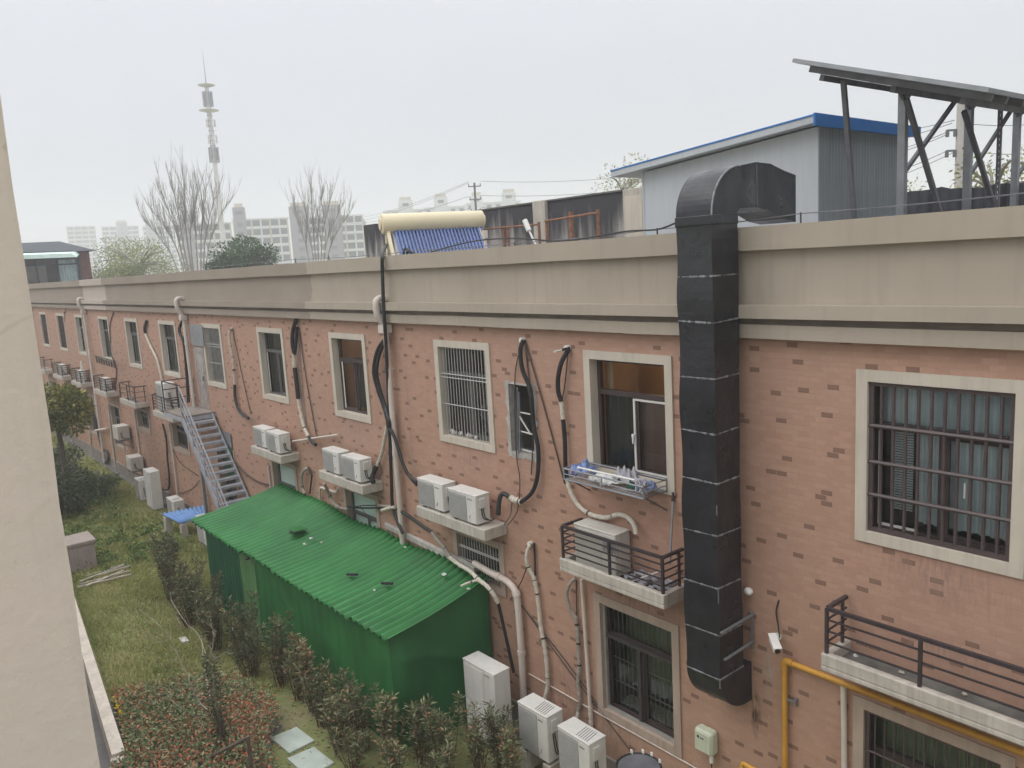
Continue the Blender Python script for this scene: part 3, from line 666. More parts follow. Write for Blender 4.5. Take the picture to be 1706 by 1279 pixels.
# ------------------------------------------------------------------ outdoor air conditioner units
def make_ac(W=.80, D=.30, H=.55, body='ac', twin=False, side=True, mark=True):
    """front faces -y; origin at the bottom centre."""
    t = thing('air_conditioner', 'unit', 'air conditioner', (0, 0, 0))
    x0, x1, y0, y1 = -W / 2, W / 2, -D / 2, D / 2; f = .035
    obj('casing', MB().box(x0, x1, y0, y1, f, H - .025), body, t, bevel=.012)
    obj('lid', MB().box(x0 - .006, x1 + .006, y0 - .006, y1 + .006, H - .027, H), body, t, bevel=.008)
    gx0, gx1 = x0 + .015, x0 + W * .66
    cells = [(f + .02, H - .05)] if not twin else [(f + .02, H / 2 - .02), (H / 2 + .02, H - .05)]
    for z0, z1 in cells:
        G = MB(); G.box(gx0, gx1, y0 - .004, y0 - .001, z0, z1)
        n = int((z1 - z0) / .022)
        for i in range(n): G.box(gx0 + .008, gx1 - .008, y0 - .012, y0 - .0045, z0 + .01 + i * (z1 - z0 - .02) / n, z0 + .018 + i * (z1 - z0 - .02) / n)
        cxm, czm, rr = (gx0 + gx1) / 2, (z0 + z1) / 2, min(gx1 - gx0, z1 - z0) * .46
        for q in ():
            G.tube([(cxm + rr * q * math.cos(a * math.pi / 12), y0 - .013, czm + rr * q * math.sin(a * math.pi / 12)) for a in range(25)], .004, 5)
        obj('grille', G, 'ac_grille' if not twin and body == 'ac' else body, t)
    obj('front_panel', MB().box(gx1 + .012, x1 - .004, y0 - .008, y0 - .001, f + .01, H - .035), body, t, bevel=.004)
    if mark:
        K = MB()
        for i, wd in enumerate((.026, .014, .014, .014, .014)): K.box(gx1 + .05 + i * .024 + (i > 0) * .012, gx1 + .05 + i * .024 + (i > 0) * .012 + wd, y0 - .0105, y0 - .009, H - .10, H - .082)
        obj('emblem', K, 'mark', t)
        obj('sticker', MB().beam((gx1 + .07, y0 - .0098, f + .08), (gx1 + .11, y0 - .0098, f + .15), .016, .002), 'red', t)
    if side:
        obj('valve_cover', MB().box(x1 + .001, x1 + .028, y0 + .07, y0 + .2, H - .24, H - .07), body, t, bevel=.006)
        P = MB()
        for k in range(2):
            P.tube(smooth_path([(x1 + .015, y0 + .10 + k * .04, H - .24), (x1 + .03, y0 + .11 + k * .04, H - .38), (x1 + .03, y0 + .15 + k * .04, H * .2), (x1 + .06, y1 - .03, H * .12), (x1 + .07, y1 + .02, H * .18)]), .009, 6)
        obj('connecting_cable', P, 'black', t)
    if mark and W > .845:
        V = MB()
        for i in range(6): V.beam((x1 - .10 - i * .055, y0 + .03, H + .001), (x1 - .16 - i * .055, y1 - .05, H + .001), .012, .003)
        obj('vent_slots', V, 'ac_dark', t)
    F = MB()
    for s in (-1, 1): obj('foot', MB().box(s * W * .32 - .03, s * W * .32 + .03, y0 + .015, y1 - .015, 0, f), 'ac_dark', t)
    return t
acA = make_ac(); acB = make_ac(.76, .29, .53)
acC = make_ac(.80, .31, .60, 'ac_old', side=False, mark=False)
acT = make_ac(.84, .34, 1.42, 'ac', twin=True, side=False); acS = make_ac(.84, .34, .80, 'ac', side=True, mark=False)
acL = make_ac(.85, .34, .66, 'ac', side=True); acW = make_ac(.72, .45, .60, 'ac_old', side=True, mark=False)
USED = set()
def ac(proto, x, y, z, label, group=None, rotz=0, sc_=None):
    if proto in USED: r = dup(proto, (x, y, z), label, group, rotz, sc_)
    else:
        r = proto; r.location = (x, y, z); r.rotation_euler = (0, 0, rotz); USED.add(proto); r['label'] = label
        if sc_: r.scale = sc_
    r.rotation_euler = (0, 0, rotz + R.uniform(-.035, .035))
    if group: r['group'] = group
    elif 'group' in r: del r['group']
    return r
zl = 3.742; G1 = 'air conditioners in pairs on the concrete ledges'
ac(acA, -12.06, -.30, zl, 'left white air conditioner of the pair below the silver barred window', G1)
ac(acA, -11.02, -.33, zl, 'right white air conditioner of the pair below the silver barred window', G1)
ac(acB, -16.02, -.30, zl, 'left white air conditioner on the ledge just under the orange lit window', G1)
ac(acB, -15.05, -.32, zl, 'right white air conditioner on the ledge above the pale green window', G1)
ac(acB, -20.05, -.28, zl, 'left air conditioner on the ledge nearest the steel stair', G1)
ac(acB, -19.12, -.31, zl, 'right air conditioner on the ledge nearest the steel stair', G1)
ac(acC, -7.93, -.20, 3.63, 'cream air conditioner inside the railed balcony ledge below the clothes rack', sc_=(1.03, 1, 1.12))
ac(acS, -28.4, -.26, zl, 'tall white air conditioner on the railed ledge beside the top of the steel stair', sc_=(1.15, 1.1, 1.3))
G2 = 'air conditioners behind railings on the far ledges'
ac(acB, -36.95, -.26, zl, 'air conditioner behind the railing below the window with the dark folded hanger', G2)
ac(acB, -41.55, -.26, zl, 'white air conditioner on a far railed ledge with a pale pointed board behind it', G2)
ac(acB, -45.9, -.26, zl, 'white air conditioner on the second railed ledge from the left end of the facade', G2)
ac(acW, -35.1, -.32, 1.86, 'pale greenish air conditioner hung on the wall in front of a ground floor window')
ac(acW, -33.55, -.32, .84, 'white air conditioner hung low on the wall left of the tall ground unit', sc_=(1, 1, .95))
ac(acT, -30.15, -.62, .062, 'tall white twin fan unit standing at the wall foot near the far lawn')
ac(acL, -31.7, -.60, .062, 'lower white unit half hidden behind the tall far twin fan unit', sc_=(.8, 1, 1.25))
ac(acL, -28.35, -.42, .062, 'white unit on the ground just left of the small blue sheet roof', sc_=(1, 1, 1.0))
ac(acL, -24.6, -.62, .062, 'white unit between the blue sheet roof and the foot of the steel stair', sc_=(1, 1, 1.3))
ac(acT, -10.30, -.72, .062, 'tall grey white twin fan unit beside the near end of the green hut', sc_=(1, 1, 1.0))
ac(acL, -8.98, -.68, .42, 'white ground unit just right of the tall unit by the green hut', 'ground units under the near barred window')
ac(acL, -8.05, -.68, .40, 'white ground unit cut by the bottom edge, nearest the barred ground floor window', 'ground units under the near barred window')
for x in (-8.98, -8.05):                         # vent slots belong to the lids
    pass
for x, z in ((-8.98, .42), (-8.05, .40)):
    S = thing('unit_stand', ('left' if x < -8.5 else 'right') + ' concrete block stand under a near ground unit', 'stand', (x, -.68, .06), 'block stands')
    for k in (-1, 1): obj('block', MB().box(x + k * .28 - .08, x + k * .28 + .08, -.86, -.50, .061, z - .001), 'conc', S, bevel=.01)
for pos_, zb in (((-35.1, -.32), 1.86), ((-33.55, -.32), .84)):
    S = thing('wall_bracket', ('upper' if zb > 1 else 'lower') + ' steel bracket carrying a far wall hung unit', 'bracket', (pos_[0], 0, zb), 'wall brackets')
    for k in (-1, 1):
        x = pos_[0] + k * .25; obj('arm', MB().box(x - .02, x + .02, -.55, -.002, zb - .04, zb - .002).beam((x, -.5, zb - .04), (x, -.02, zb - .38), .03), 'steel', S)
obj_c = MB().quad((-41.25, -.30, 4.3), (-41.0, -.28, 4.3), (-40.95, -.2, 4.9), (-41.15, -.22, 5.05)); 
# ------------------------------------------------------------------ downpipes
def downpipe():
    t = thing('downpipe', 'downpipe', 'downpipe', (0, 0, 0))
    p = [(0, -.03, 7.58), (0, -.18, 7.62), (0, -.28, 7.56), (0, -.29, 7.40), (0, -.27, 7.28), (0, -.2, 7.16), (0, -.155, 7.08)]
    obj('offset_bend', MB().tube(smooth_path(p, 5), .065, 12), 'pvc', t)
    obj('hopper', MB().box(-.10, .10, -.235, -.03, 6.93, 7.10), 'pvc', t, bevel=.012)
    obj('pipe', MB().tube([(0, -.12, 6.93), (0, -.12, .07)], .058, 12), 'pvc', t)
    for z in (6.2, 4.5, 2.8, 1.2):
        obj('pipe_collar', MB().cyl((0, -.12, z - .05), (0, -.12, z + .05), .067, 12).box(-.015, .015, -.07, -.001, z - .02, z + .02), 'pvc', t)
    return t
dp = downpipe()
for i, (x, l) in enumerate(((-13.74, 'thick white downpipe with a square hopper, wrapped by black hoses between two window bays'), (-26.06, 'white downpipe running down behind the top landing of the steel stair'),
        (-39.88, 'white downpipe with a hopper between the third and fourth far windows'), (-53.65, 'white downpipe at the far left end of the visible facade'))):
    if i == 0: dp.location = (x, 0, 0); dp['label'] = l
    else: dup(dp, (x, 0, 0), l)
    
def px_path(pts, out, k=5, smooth=True):
    o = out if hasattr(out, '__len__') else [out] * len(pts)
    P = [at(x, y, q) for (x, y), q in zip(pts, o)]
    return smooth_path(P, k) if smooth else P
def pipe(label, pts, out, r, mat='pvc', name='pipe', cat='pipe', group=None, smooth=False, clips=0):
    P = px_path(pts, out, 4, smooth)
    if not smooth and len(P) > 2:                # round the elbows
        Q = [P[0]]
        for i in range(1, len(P) - 1):
            a = (P[i - 1] - P[i]); b = (P[i + 1] - P[i]); la = min(.12, a.length / 2); lb = min(.12, b.length / 2)
            s, e = P[i] + a.normalized() * la, P[i] + b.normalized() * lb
            for j in range(6):
                t = j / 5; Q.append(s * (1 - t) ** 2 + P[i] * 2 * t * (1 - t) + e * t * t)
        P = Q + [P[-1]]
    if not clips: return tag(obj(name, MB().tube(P, r, 10), mat), label, cat, group)
    t = thing(name, label, cat, P[0], group); obj('tube', MB().tube(P, r, 10), mat, t)
    for i in range(clips):
        k = (i + .6) / clips; idx = min(int(k * (len(P) - 1)), len(P) - 2); c = P[idx].lerp(P[idx + 1], k * (len(P) - 1) - idx)
        d = (P[idx + 1] - P[idx]).normalized()
        obj('pipe_collar', MB().cyl(c - d * .04, c + d * .04, r * 1.22, 12), mat, t)
    return t
pipe('thin white waste pipe rising on the wall left of the near barred ground floor window', [(969, 965), (984, 1190), (986, 1233)], .06, .03, clips=3)
pipe('thick white pipe bending down beside the right end of the green hut', [(790, 938), (822, 957), (846, 968), (860, 984), (864, 1020), (869, 1090), (873, 1180)], [.10, .11, .11, .11, .11, .11, .11], .06, clips=3)
pipe('white pipe on the wall beneath the near balcony ledge, beside the yellow gas pipe', [(1405, 1141), (1406, 1200), (1407, 1330)], .05, .033)
pipe('slim white drain pipe below the ledge next to the steel stair', [(281.6, 706), (290, 770), (297, 835)], .06, .035)
pipe('pale pipe elbow at the right of the lower stair window on the wall', [(447, 775), (449, 796), (451, 812)], .05, .03)
pipe('white square pipe loop on the wall under the second ledge', [(533, 832), (533, 811), (561, 821), (563, 813)], .08, .032)
pipe('slim drain pipe under the rusty railed ledge', [(224, 682), (230, 735), (237, 790)], .05, .04)
pipe('slim drain pipe left of the pale greenish wall hung unit', [(180, 672), (187, 735), (196, 806)], .05, .04)
pipe('slim drain pipe near the tree at the far end', [(115, 694), (118, 720), (121, 750)], .05, .045)
pipe('slim drain pipe between two far ground floor windows', [(146, 690), (150, 725), (154, 768)], .05, .045)
pipe('short white cross pipe sticking out over the far lawn', [(159, 717), (179, 714)], [.25, .1], .05)
pipe('long white pipe stub leaning on the units of the first ledge', [(488, 735), (563, 724)], [.18, .1], .025)
pipe('thin white conduit running along the wall foot below the barred window', [(881, 1122), (1000, 1190), (1153, 1276), (1200, 1303)], .02, .012)
# ------------------------------------------------------------------ hoses and cables
def hose(label, segs, cat='hose', name='hose_bundle', group=None):
    """segs: (pixel path, out, radius, material, part name)"""
    t = None
    for pts, out, r, mat, nm in segs:
        P = px_path(pts, out, 6)
        if t is None: t = thing(name, label, cat, P[0], group)
        rr = [r * (1 + .10 * math.sin(i * 2.1) + R.uniform(-.06, .06)) for i in range(len(P))] if 'tape' in mat else r
        obj(nm, MB().tube(P, rr, 9), mat, t)
        if 'tape' in mat:                       # dark bands where the wrapping has worn off
            B = MB()
            for i in range(2, len(P) - 2, 5):
                if R.random() < .30: B.tube([P[i], P[i].lerp(P[i + 1], R.uniform(.2, .7))], r * 1.10, 9)
            if B.v: obj('wrap_band', B, 'black', t)
    return t
hose('white taped hose dropping to the tall unit on the railed ledge by the stair', [([(244, 535), (241, 545), (242, 556)], .06, .05, 'black', 'hose'), ([(242, 556), (250, 575), (262, 600), (270, 634)], .07, .04, 'tape', 'wrapped_hose')])
hose('thick black hose running beside the downpipe at the stair landing', [([(304, 535), (299, 546), (300, 556), (306, 570), (310, 605), (314, 670)], [.05, .12, .14, .12, .1, .1], .05, 'black', 'hose')])
hose('hose with peeling tape beside the silver barred stair window', [([(386, 545), (382, 558), (384, 576), (388, 598), (390, 622), (391, 640)], [.06, .1, .1, .08, .07, .07], .038, 'tape', 'wrapped_hose'), ([(391, 640), (392, 664), (399, 685), (414, 697)], [.07, .07, .1, .2], .042, 'black', 'hose'), ([(387, 547), (400, 610), (418, 690)], .03, .012, 'darkwire', 'wire')])
hose('tangled black and white hose bundle above the pair of units on the second ledge', [([(494, 530), (488, 550), (487, 571), (490, 588)], [.06, .1, .12, .1], .05, 'black', 'hose'), ([(495, 545), (493, 570), (491, 590)], [.06, .09, .09], .04, 'black', 'hose'), ([(490, 588), (491, 612)], .08, .05, 'tape', 'wrapped_hose'),
      ([(491, 612), (494, 636), (497, 664)], .08, .055, 'black', 'hose'), ([(497, 664), (501, 688), (507, 712), (514, 727)], [.08, .08, .1, .15], .04, 'tape', 'wrapped_hose'), ([(514, 727), (519, 735), (526, 741)], [.15, .2, .3], .04, 'black', 'hose'), ([(499, 552), (510, 630), (527, 724)], .03, .013, 'darkwire', 'wire'), ([(496, 552), (504, 650), (511, 725)], .03, .011, 'steel', 'wire')])
hose('thick pair of black hoses looping left of the thick downpipe', [([(645, 561), (631, 579), (624, 602), (623, 625), (630, 651), (638, 674), (645, 697), (647, 713)], [.05, .1, .14, .14, .12, .1, .12, .12], .038, 'black', 'hose'), ([(646, 563), (635, 582), (629, 604), (628, 626), (634, 652), (641, 675), (648, 700), (649, 714)], [.05, .1, .14, .14, .12, .12, .2, .2], .036, 'black', 'hose'),
      ([(649, 712), (658, 730), (668, 763), (679, 789), (694, 803)], [.2, .2, .2, .2, .2], .034, 'black', 'hose'), ([(650, 716), (661, 738), (671, 770), (682, 793), (694, 808)], [.2, .2, .2, .2, .2], .028, 'black', 'hose'),
      ([(645, 710), (641, 730), (635, 759), (628, 776)], .09, .04, 'tape', 'wrapped_hose'), ([(628, 776), (623, 786), (620, 795), (622, 803)], [.1, .14, .2, .25], .05, 'black', 'hose'), ([(632, 770), (636, 785), (630, 800)], [.1, .12, .25], .012, 'black', 'wire')])
hose('straight black hose hanging from the solar water heater over the parapet to the green roof', [([(644, 408), (639, 418), (637, 426), (637, 452), (639, 504), (642, 556), (646, 631), (649, 710), (652, 796), (655, 848), (671, 888)], [-.8, -.3, .2, .2, .22, .2, .16, .15, .15, .15, .2], .036, 'black', 'hose')], name='water_hose')
hose('black hose drooping past the rough opening down to a white knot of tape', [([(872, 566), (867, 581), (868, 602), (872, 621), (880, 639), (885, 660), (887, 687), (890, 715), (896, 743), (897, 771), (894, 800), (885, 822), (868, 836)], [.05, .09, .1, .09, .08, .08, .08, .08, .08, .08, .09, .1, .1], .036, 'black', 'hose'), ([(868, 836), (858, 833), (850, 828)], [.1, .12, .14], .055, 'tape', 'wrapped_hose'), ([(848, 828), (838, 822), (832, 832), (830, 858)], [.14, .15, .2, .25], .04, 'black', 'hose'),
      ([(871, 570), (858, 625), (860, 750), (866, 800), (862, 850), (846, 874)], [.04, .03, .04, .06, .1, .3], .010, 'darkwire', 'wire'), ([(875, 570), (878, 600), (888, 700), (885, 790)], .03, .010, 'darkwire', 'wire'), ([(853, 838), (850, 858), (840, 874)], [.12, .2, .35], .010, 'darkwire', 'wire')])
hose('thin brown cable slanting from the wall sleeve to the hose left of the clothes rack', [([(874, 566), (882, 592), (910, 690), (941, 806)], .03, .013, 'darkwire', 'wire')], 'cable', 'slanting_cable')
hose('long black and white wrapped hose curving down to the cream unit on its ledge', [([(923, 586), (936, 583)], [.3, .15], .014, 'white', 'drain_stub'), ([(936, 583), (949, 579)], [.15, .03], .02, 'black', 'hose'), ([(948, 581), (936, 602), (930, 628), (930, 652), (935, 668)], [.04, .12, .14, .12, .09], .036, 'black', 'hose'), ([(935, 668), (938, 698)], .08, .034, 'tape', 'wrapped_hose'), ([(938, 698), (941, 735), (942, 776), (945, 798)], [.08, .08, .09, .1], .035, 'black', 'hose'),
      ([(945, 798), (950, 818), (963, 841), (983, 856), (1009, 862), (1030, 857), (1046, 862), (1057, 876), (1060, 890)], [.1, .1, .09, .08, .08, .09, .1, .12, .15], .034, 'tape', 'wrapped_hose'), ([(946, 590), (941, 640), (936, 668)], .03, .009, 'darkwire', 'wire')])
hose('white taped hose hanging down the wall right of the green hut', [([(887, 903), (880, 914), (877, 930), (881, 946), (889, 960)], [.03, .09, .12, .1, .07], .034, 'tape', 'wrapped_hose'), ([(889, 960), (894, 983), (898, 1014), (901, 1044), (906, 1070), (910, 1096), (912, 1124), (912, 1146), (907, 1166)], [.07] * 8 + [.1], .036, 'tape', 'wrapped_hose'), ([(907, 1166), (901, 1173), (893, 1178)], [.1, .2, .3], .02, 'tape_grey', 'hose'), ([(890, 904), (892, 958)], .04, .016, 'black', 'wire'), ([(880, 942), (885, 954), (892, 958)], [.1, .08, .05], .016, 'black', 'wire')])
hose('grey wrapped hose under the railed balcony ledge dropping to the ground units', [([(959, 963), (949, 973), (944, 991), (950, 1013), (960, 1030)], [.05, .1, .12, .1, .07], .030, 'tape_grey', 'wrapped_hose'), ([(960, 1030), (963, 1063), (965, 1106), (963, 1139), (966, 1165), (963, 1188), (955, 1214)], [.06] * 6 + [.3], .032, 'tape_grey', 'wrapped_hose'), ([(960, 966), (961, 1028)], .03, .010, 'darkwire', 'wire')])
hose('two thin brown cables slanting across the bricks right of the green hut', [([(868, 1007), (940, 1098), (1014, 1200)], .02, .010, 'darkwire', 'wire'), ([(874, 1015), (950, 1120), (1050, 1250)], .02, .009, 'darkwire', 'wire')], 'cable', 'wall_cables')
hose('thin cable from the white taped hose to the thick white pipe', [([(878, 943), (868, 970), (850, 1000)], [.1, .08, .03], .010, 'darkwire', 'wire')], 'cable', 'short_cable')
hose('dusty wrapped hose lying along the back edge of the green roof to its right corner', [([(664, 848), (675, 856), (690, 866), (706, 878), (720, 887)], [.1, .12, .14, .16, .18], .034, 'black', 'hose'), ([(720, 887), (731, 902), (741, 914), (751, 930)], [.18, .2, .22, .25], .036, 'tape_grey', 'wrapped_hose'), ([(750, 929), (766, 941), (784, 952), (797, 965), (811, 976), (822, 990), (830, 1004)], [.25, .3, .38, .42, .45, .42, .36], .038, 'tape', 'wrapped_hose'), ([(830, 1004), (836, 1030), (845, 1070), (856, 1120)], [.36, .28, .2, .15], .03, 'black', 'hose'), ([(768, 976), (782, 970), (797, 966)], [.62, .55, .42], .022, 'tape', 'wrapped_hose')])
hose('tangle of dark cables with white tape across the pale green window above the green roof', [([(578, 843), (600, 846), (625, 846), (640, 846), (664, 848)], [.12, .1, .1, .1, .1], .020, 'black', 'wire'), ([(580, 846), (605, 842), (640, 842)], [.16, .12, .1], .012, 'black', 'wire'), ([(636, 850), (650, 846), (658, 845)], [.2, .18, .15], .034, 'tape', 'wrapped_hose'), ([(630, 842), (655, 844)], .11, .03, 'tape_grey', 'wrapped_hose'), ([(600, 843), (612, 860), (622, 872)], [.1, .1, .1], .008, 'darkwire', 'wire')], 'cable', 'cable_tangle')
hose('small tan hose coil on the wall right of the first ledge', [([(514, 779), (506, 784), (502, 796), (504, 812), (508, 822)], [.04, .1, .12, .1, .1], .04, 'tape_grey', 'wrapped_hose'), ([(514, 779), (519, 790), (518, 806), (516, 822)], [.04, .08, .06, .06], .022, 'black', 'hose')])
hose('grey hose loop hanging below the second ledge', [([(540, 805), (548, 822), (556, 838), (568, 846), (580, 848)], [.3, .15, .1, .1, .12], .036, 'tape_grey', 'wrapped_hose')])
hose('black ribbed cable under the railed ledge by the stair', [([(271, 706), (277, 732), (279, 765), (282, 797), (280, 815), (264, 813)], [.06, .06, .06, .06, .1, .3], .032, 'black', 'hose')])
hose('sagging dark cable on the wall behind the steel stair', [([(283, 735), (300, 770), (330, 792)], .03, .012, 'darkwire', 'wire'), ([(297, 822), (318, 815), (332, 800)], .03, .012, 'darkwire', 'wire')], 'cable', 'sagging_cable')
hose('dark cable running from the stair foot to the pale elbow pipe', [([(392, 770), (405, 785), (425, 800), (448, 808)], .04, .022, 'darkwire', 'wire')], 'cable', 'low_cable')
hose('black cable on the wall left of the tall far unit', [([(152, 662), (168, 740), (178, 752), (181, 765), (176, 770)], [.05, .05, .1, .1, .1], .05, 'black', 'hose')])
hose('thin dark cable beside the window with the folded hanger', [([(189, 520), (183, 545), (186, 590), (194, 615), (191, 648)], .03, .02, 'darkwire', 'wire')], 'cable', 'far_cable')
hose('white hose on the wall by the second window from the left end', [([(108, 512), (106, 535)], .05, .03, 'tape', 'wrapped_hose')])
# ------------------------------------------------------------------ black kitchen exhaust duct
DX0, DX1, DY0, DY1 = -6.05, -5.55, -.67, -.19
du = thing('exhaust_duct', 'black square ventilation duct climbing the facade and bending over the parapet', 'duct', (-5.8, -.43, 2.5))
zs_ = [at(1135, y, .67).z for y in (376, 460, 535, 625, 715, 795, 878, 962, 1035, 1105)]
def ring(z, k=0.0, seed=0):
    r = random.Random(seed * 7 + 1); j = lambda: r.uniform(-.012, .012)
    return [Vector((DX0 + j() - k, DY0 + j() - k, z + j())), Vector((DX1 + j() + k, DY0 + j() - k, z + j())), Vector((DX1 + j() + k, DY1, z + j())), Vector((DX0 + j() - k, DY1, z + j()))]
rings = [ring(z, 0, i) for i, z in enumerate(zs_)]
for i in range(len(zs_) - 1):
    a, b = rings[i], rings[i + 1]; S = MB(); n = 6
    sub = []
    for k in range(n + 1):
        bul = .010 * math.sin(math.pi * k / n) * (1 if i % 2 else -.6)
        q = [b[c].lerp(a[c], k / n) for c in range(4)]
        q[0] += Vector((-bul, -bul, 0)); q[1] += Vector((bul, -bul, 0)); q = [x + Vector((0, 0, 0)) for x in q]; sub.append(q)
    for k in range(n):
        p, q = sub[k], sub[k + 1]
        for c in range(4): S.quad(p[c], p[(c + 1) % 4], q[(c + 1) % 4], q[c])
    obj('duct_section', S, 'duct', du)
for i, rg in enumerate(rings):                   # irregular sealant at each joint
    S = MB(); n = 14; ok = i in (1, 2, 3, 4, 5, 6, 7, 8, 9)
    for c in range(2):
        p, q = rg[c], rg[c + 1]; d = (q - p).normalized(); o = Vector((d.y, -d.x, 0)) * .010
        for k in range(n):
            u, v = p.lerp(q, k / n), p.lerp(q, (k + 1) / n); h0, h1 = (R.uniform(.001, .012), R.uniform(.001, .012)) if R.random() > .12 else (.0008, .0008)
            S.hexa([u + Vector((0, 0, -h0)) - o, u + o - Vector((0, 0, h0)), v + o - Vector((0, 0, h0)), v - o - Vector((0, 0, h0)), u - o + Vector((0, 0, h0)), u + o + Vector((0, 0, h0)), v + o + Vector((0, 0, h0)), v - o + Vector((0, 0, h0))])
    if ok: obj('seam', S, 'seam', du)
for z, l in ((5.1, .12), (4.0, .16), (2.9, .10)):
    obj('corner_scuff', MB().box(DX1 + .001, DX1 + .010, DY0 - .010, DY0 - .001, z, z + l), 'seam', du)
# collar and top elbow: turns from straight up to horizontal over the parapet
zc = rings[0][0].z; S = MB(); C0 = .045
S.box(DX0 - .012, DX1 + .012, DY0 - .012, DY1 + .012, zc - .02, zc + .09); obj('collar', S, 'duct', du, bevel=.01)
E1 = MB(); n = 14; pts = []; zb = zc + .085; rin, rout = .07, .07 + (DY1 - DY0)
for k in range(n + 1):
    a = math.pi / 2 * k / n; cyk = DY1 + rin
    pts.append(((cyk - rout * math.cos(a), zb + rout * 1.0 * math.sin(a)), (cyk - rin * math.cos(a), zb + rin * math.sin(a))))
for yk, zt, zbm in ((.20, .60, .08), (.50, .59, .04), (.78, .52, -.06), (1.05, .47, -.10)): pts.append(((yk, zb + zt), (yk, zb + zbm)))
loops = [[Vector((DX0, o[0], o[1])), Vector((DX1, o[0], o[1])), Vector((DX1, i_[0], i_[1])), Vector((DX0, i_[0], i_[1]))] for o, i_ in pts]
for k in range(len(loops) - 1):
    p, q = loops[k], loops[k + 1]
    for c in range(4): E1.quad(p[c], q[c], q[(c + 1) % 4], p[(c + 1) % 4])
E1.quad(*loops[-1]); obj('top_elbow', E1, 'duct', du)
S = MB()
S.tube([l[1] for l in loops[:n + 1]], .011, 6); obj('elbow_seam', S, 'seam', du)
obj('seam', MB().box(DX1, DX1 + .006, .20, .215, zb + .09, zb + .58), 'steel_dark', du)
# bottom elbow: the front face curls back into the wall
E2 = MB(); zt = rings[-1][0].z; pts = []
for k in range(11):
    a = math.pi / 2 * k / 10; pts.append((-.02 - .65 * math.cos(a) ** .75 if k < 10 else -.02, zt - .52 * math.sin(a) ** 1.15))
lo = [[Vector((DX0, y, z)), Vector((DX1 + .01, y, z))] for y, z in pts]
for k in range(10): E2.quad(lo[k][1], lo[k][0], lo[k + 1][0], lo[k + 1][1])
for s in (0, 1):
    ctr = Vector((DX0 if s == 0 else DX1 + .01, -.02, zt))
    E2.add([ctr] + [l[s] for l in lo], [(0, i + 1, i + 2) if s else (0, i + 2, i + 1) for i in range(10)])
E2.quad((DX0, -.67, zt), (DX1 + .01, -.67, zt), (DX1 + .01, -.02, zt), (DX0, -.02, zt))
obj('bottom_elbow', E2, 'duct', du)
S = MB().beam((DX1 + .02, -.66, 3.62), (DX1 + .05, -.02, 3.66), .03, .02).beam((DX1 + .02, -.60, 3.25), (DX1 + .05, -.02, 3.30), .03, .02).beam((DX1 + .04, -.05, 3.2), (DX1 + .05, -.05, 3.7), .03, .02)
obj('bracket', S, 'steel', du)
c = at(1247, 985, .05); tag(obj('alarm_cap', MB().blob(c, (.06, .05, .05), 12, 8, 0), 'white'), 'small round white cap on the wall beside the duct bracket', 'cap')
# ------------------------------------------------------------------ gas pipe, camera, meter box
gp = thing('gas_pipe', 'yellow gas pipe rising and turning along the wall under the near balcony ledge', 'gas pipe', at(1307, 1279, .07))
P = [at(1308, 1330, .07), at(1307, 1112, .07)]; c = at(1307, 1100, .07)
arc = [P[1], c + (P[1] - c) * .35 + Vector((.01, 0, 0)), c + Vector((.03, 0, -.012)), c + Vector((.10, 0, -.004))]
obj('tube', MB().tube(P[:1] + arc + [Vector((-1.0, -.07, c.z - .006))], .034, 12), 'yellow', gp)
obj('elbow', MB().tube(smooth_path([c + Vector((0, 0, -.10)), c + Vector((.004, 0, -.03)), c + Vector((.03, 0, 0)), c + Vector((.11, 0, 0))], 4), .043, 12), 'yellow', gp)
k = at(1307, 1163, .07); obj('bracket', MB().box(k.x - .03, k.x + .14, -.075, -.055, k.z - .012, k.z + .012).box(k.x + .12, k.x + .14, -.055, -.001, k.z - .06, k.z + .03), 'steel', gp)
k = at(1238, 1272, .3); tag(obj('gas_pipe', MB().tube(smooth_path([k + Vector((0, -.02, -.12)), k, k + Vector((.16, 0, -.0)), k + Vector((.6, .1, -.02))], 5), .03, 10), 'yellow'), 'short yellow gas pipe elbow at the bottom edge of the picture', 'gas pipe')
c = at(1300, 1070, .22); a = at(1283, 1058, .12)
cc = thing('security_camera', 'white bullet security camera on the wall right of the black duct', 'camera', at(1290, 1066, 0))
d = Vector((.72, -.62, -.30)).normalized(); b0 = at(1287, 1064, .16)
obj('body', MB().beam(b0 - d * .02, b0 + d * .20, .085, .085), 'white', cc, bevel=.02); obj('hood', MB().beam(b0 - d * .03 + Vector((0, 0, .05)), b0 + d * .23 + Vector((0, 0, .05)), .10, .012), 'white', cc, bevel=.004)
obj('lens', MB().cyl(b0 + d * .20, b0 + d * .212, .034, 14), 'black', cc)
obj('bracket', MB().tube(smooth_path([b0 + Vector((-.01, .02, -.02)), b0 + Vector((-.02, .09, -.05)), b0 + Vector((-.02, .155, -.03))], 4), .02, 8).cyl(b0 + Vector((-.02, .145, -.03)), b0 + Vector((-.02, .159, -.03)), .045), 'white', cc)
obj('cable', MB().tube(px_path([(1299, 1062), (1296, 1040), (1293, 1018), (1298, 999)], [.1, .04, .03, .0]), .009, 7), 'black', cc)
c = at(1172, 1232, .0); mb = thing('meter_box', 'pale green meter box on the wall below the duct', 'meter box', (c.x, 0, c.z - .22))
x0, x1, zt, zb_ = at(1156, 1212, .16).x, at(1185, 1222, .16).x, at(1156, 1210, .16).z, at(1157, 1248, .16).z
obj('casing', MB().box(x0, x1, -.16, -.001, zb_, zt), 'boxgreen', mb, bevel=.035); obj('cover', MB().box(x0 + .02, x1 - .02, -.175, -.161, zb_ + .03, zt - .03), 'boxgreen', mb, bevel=.012)
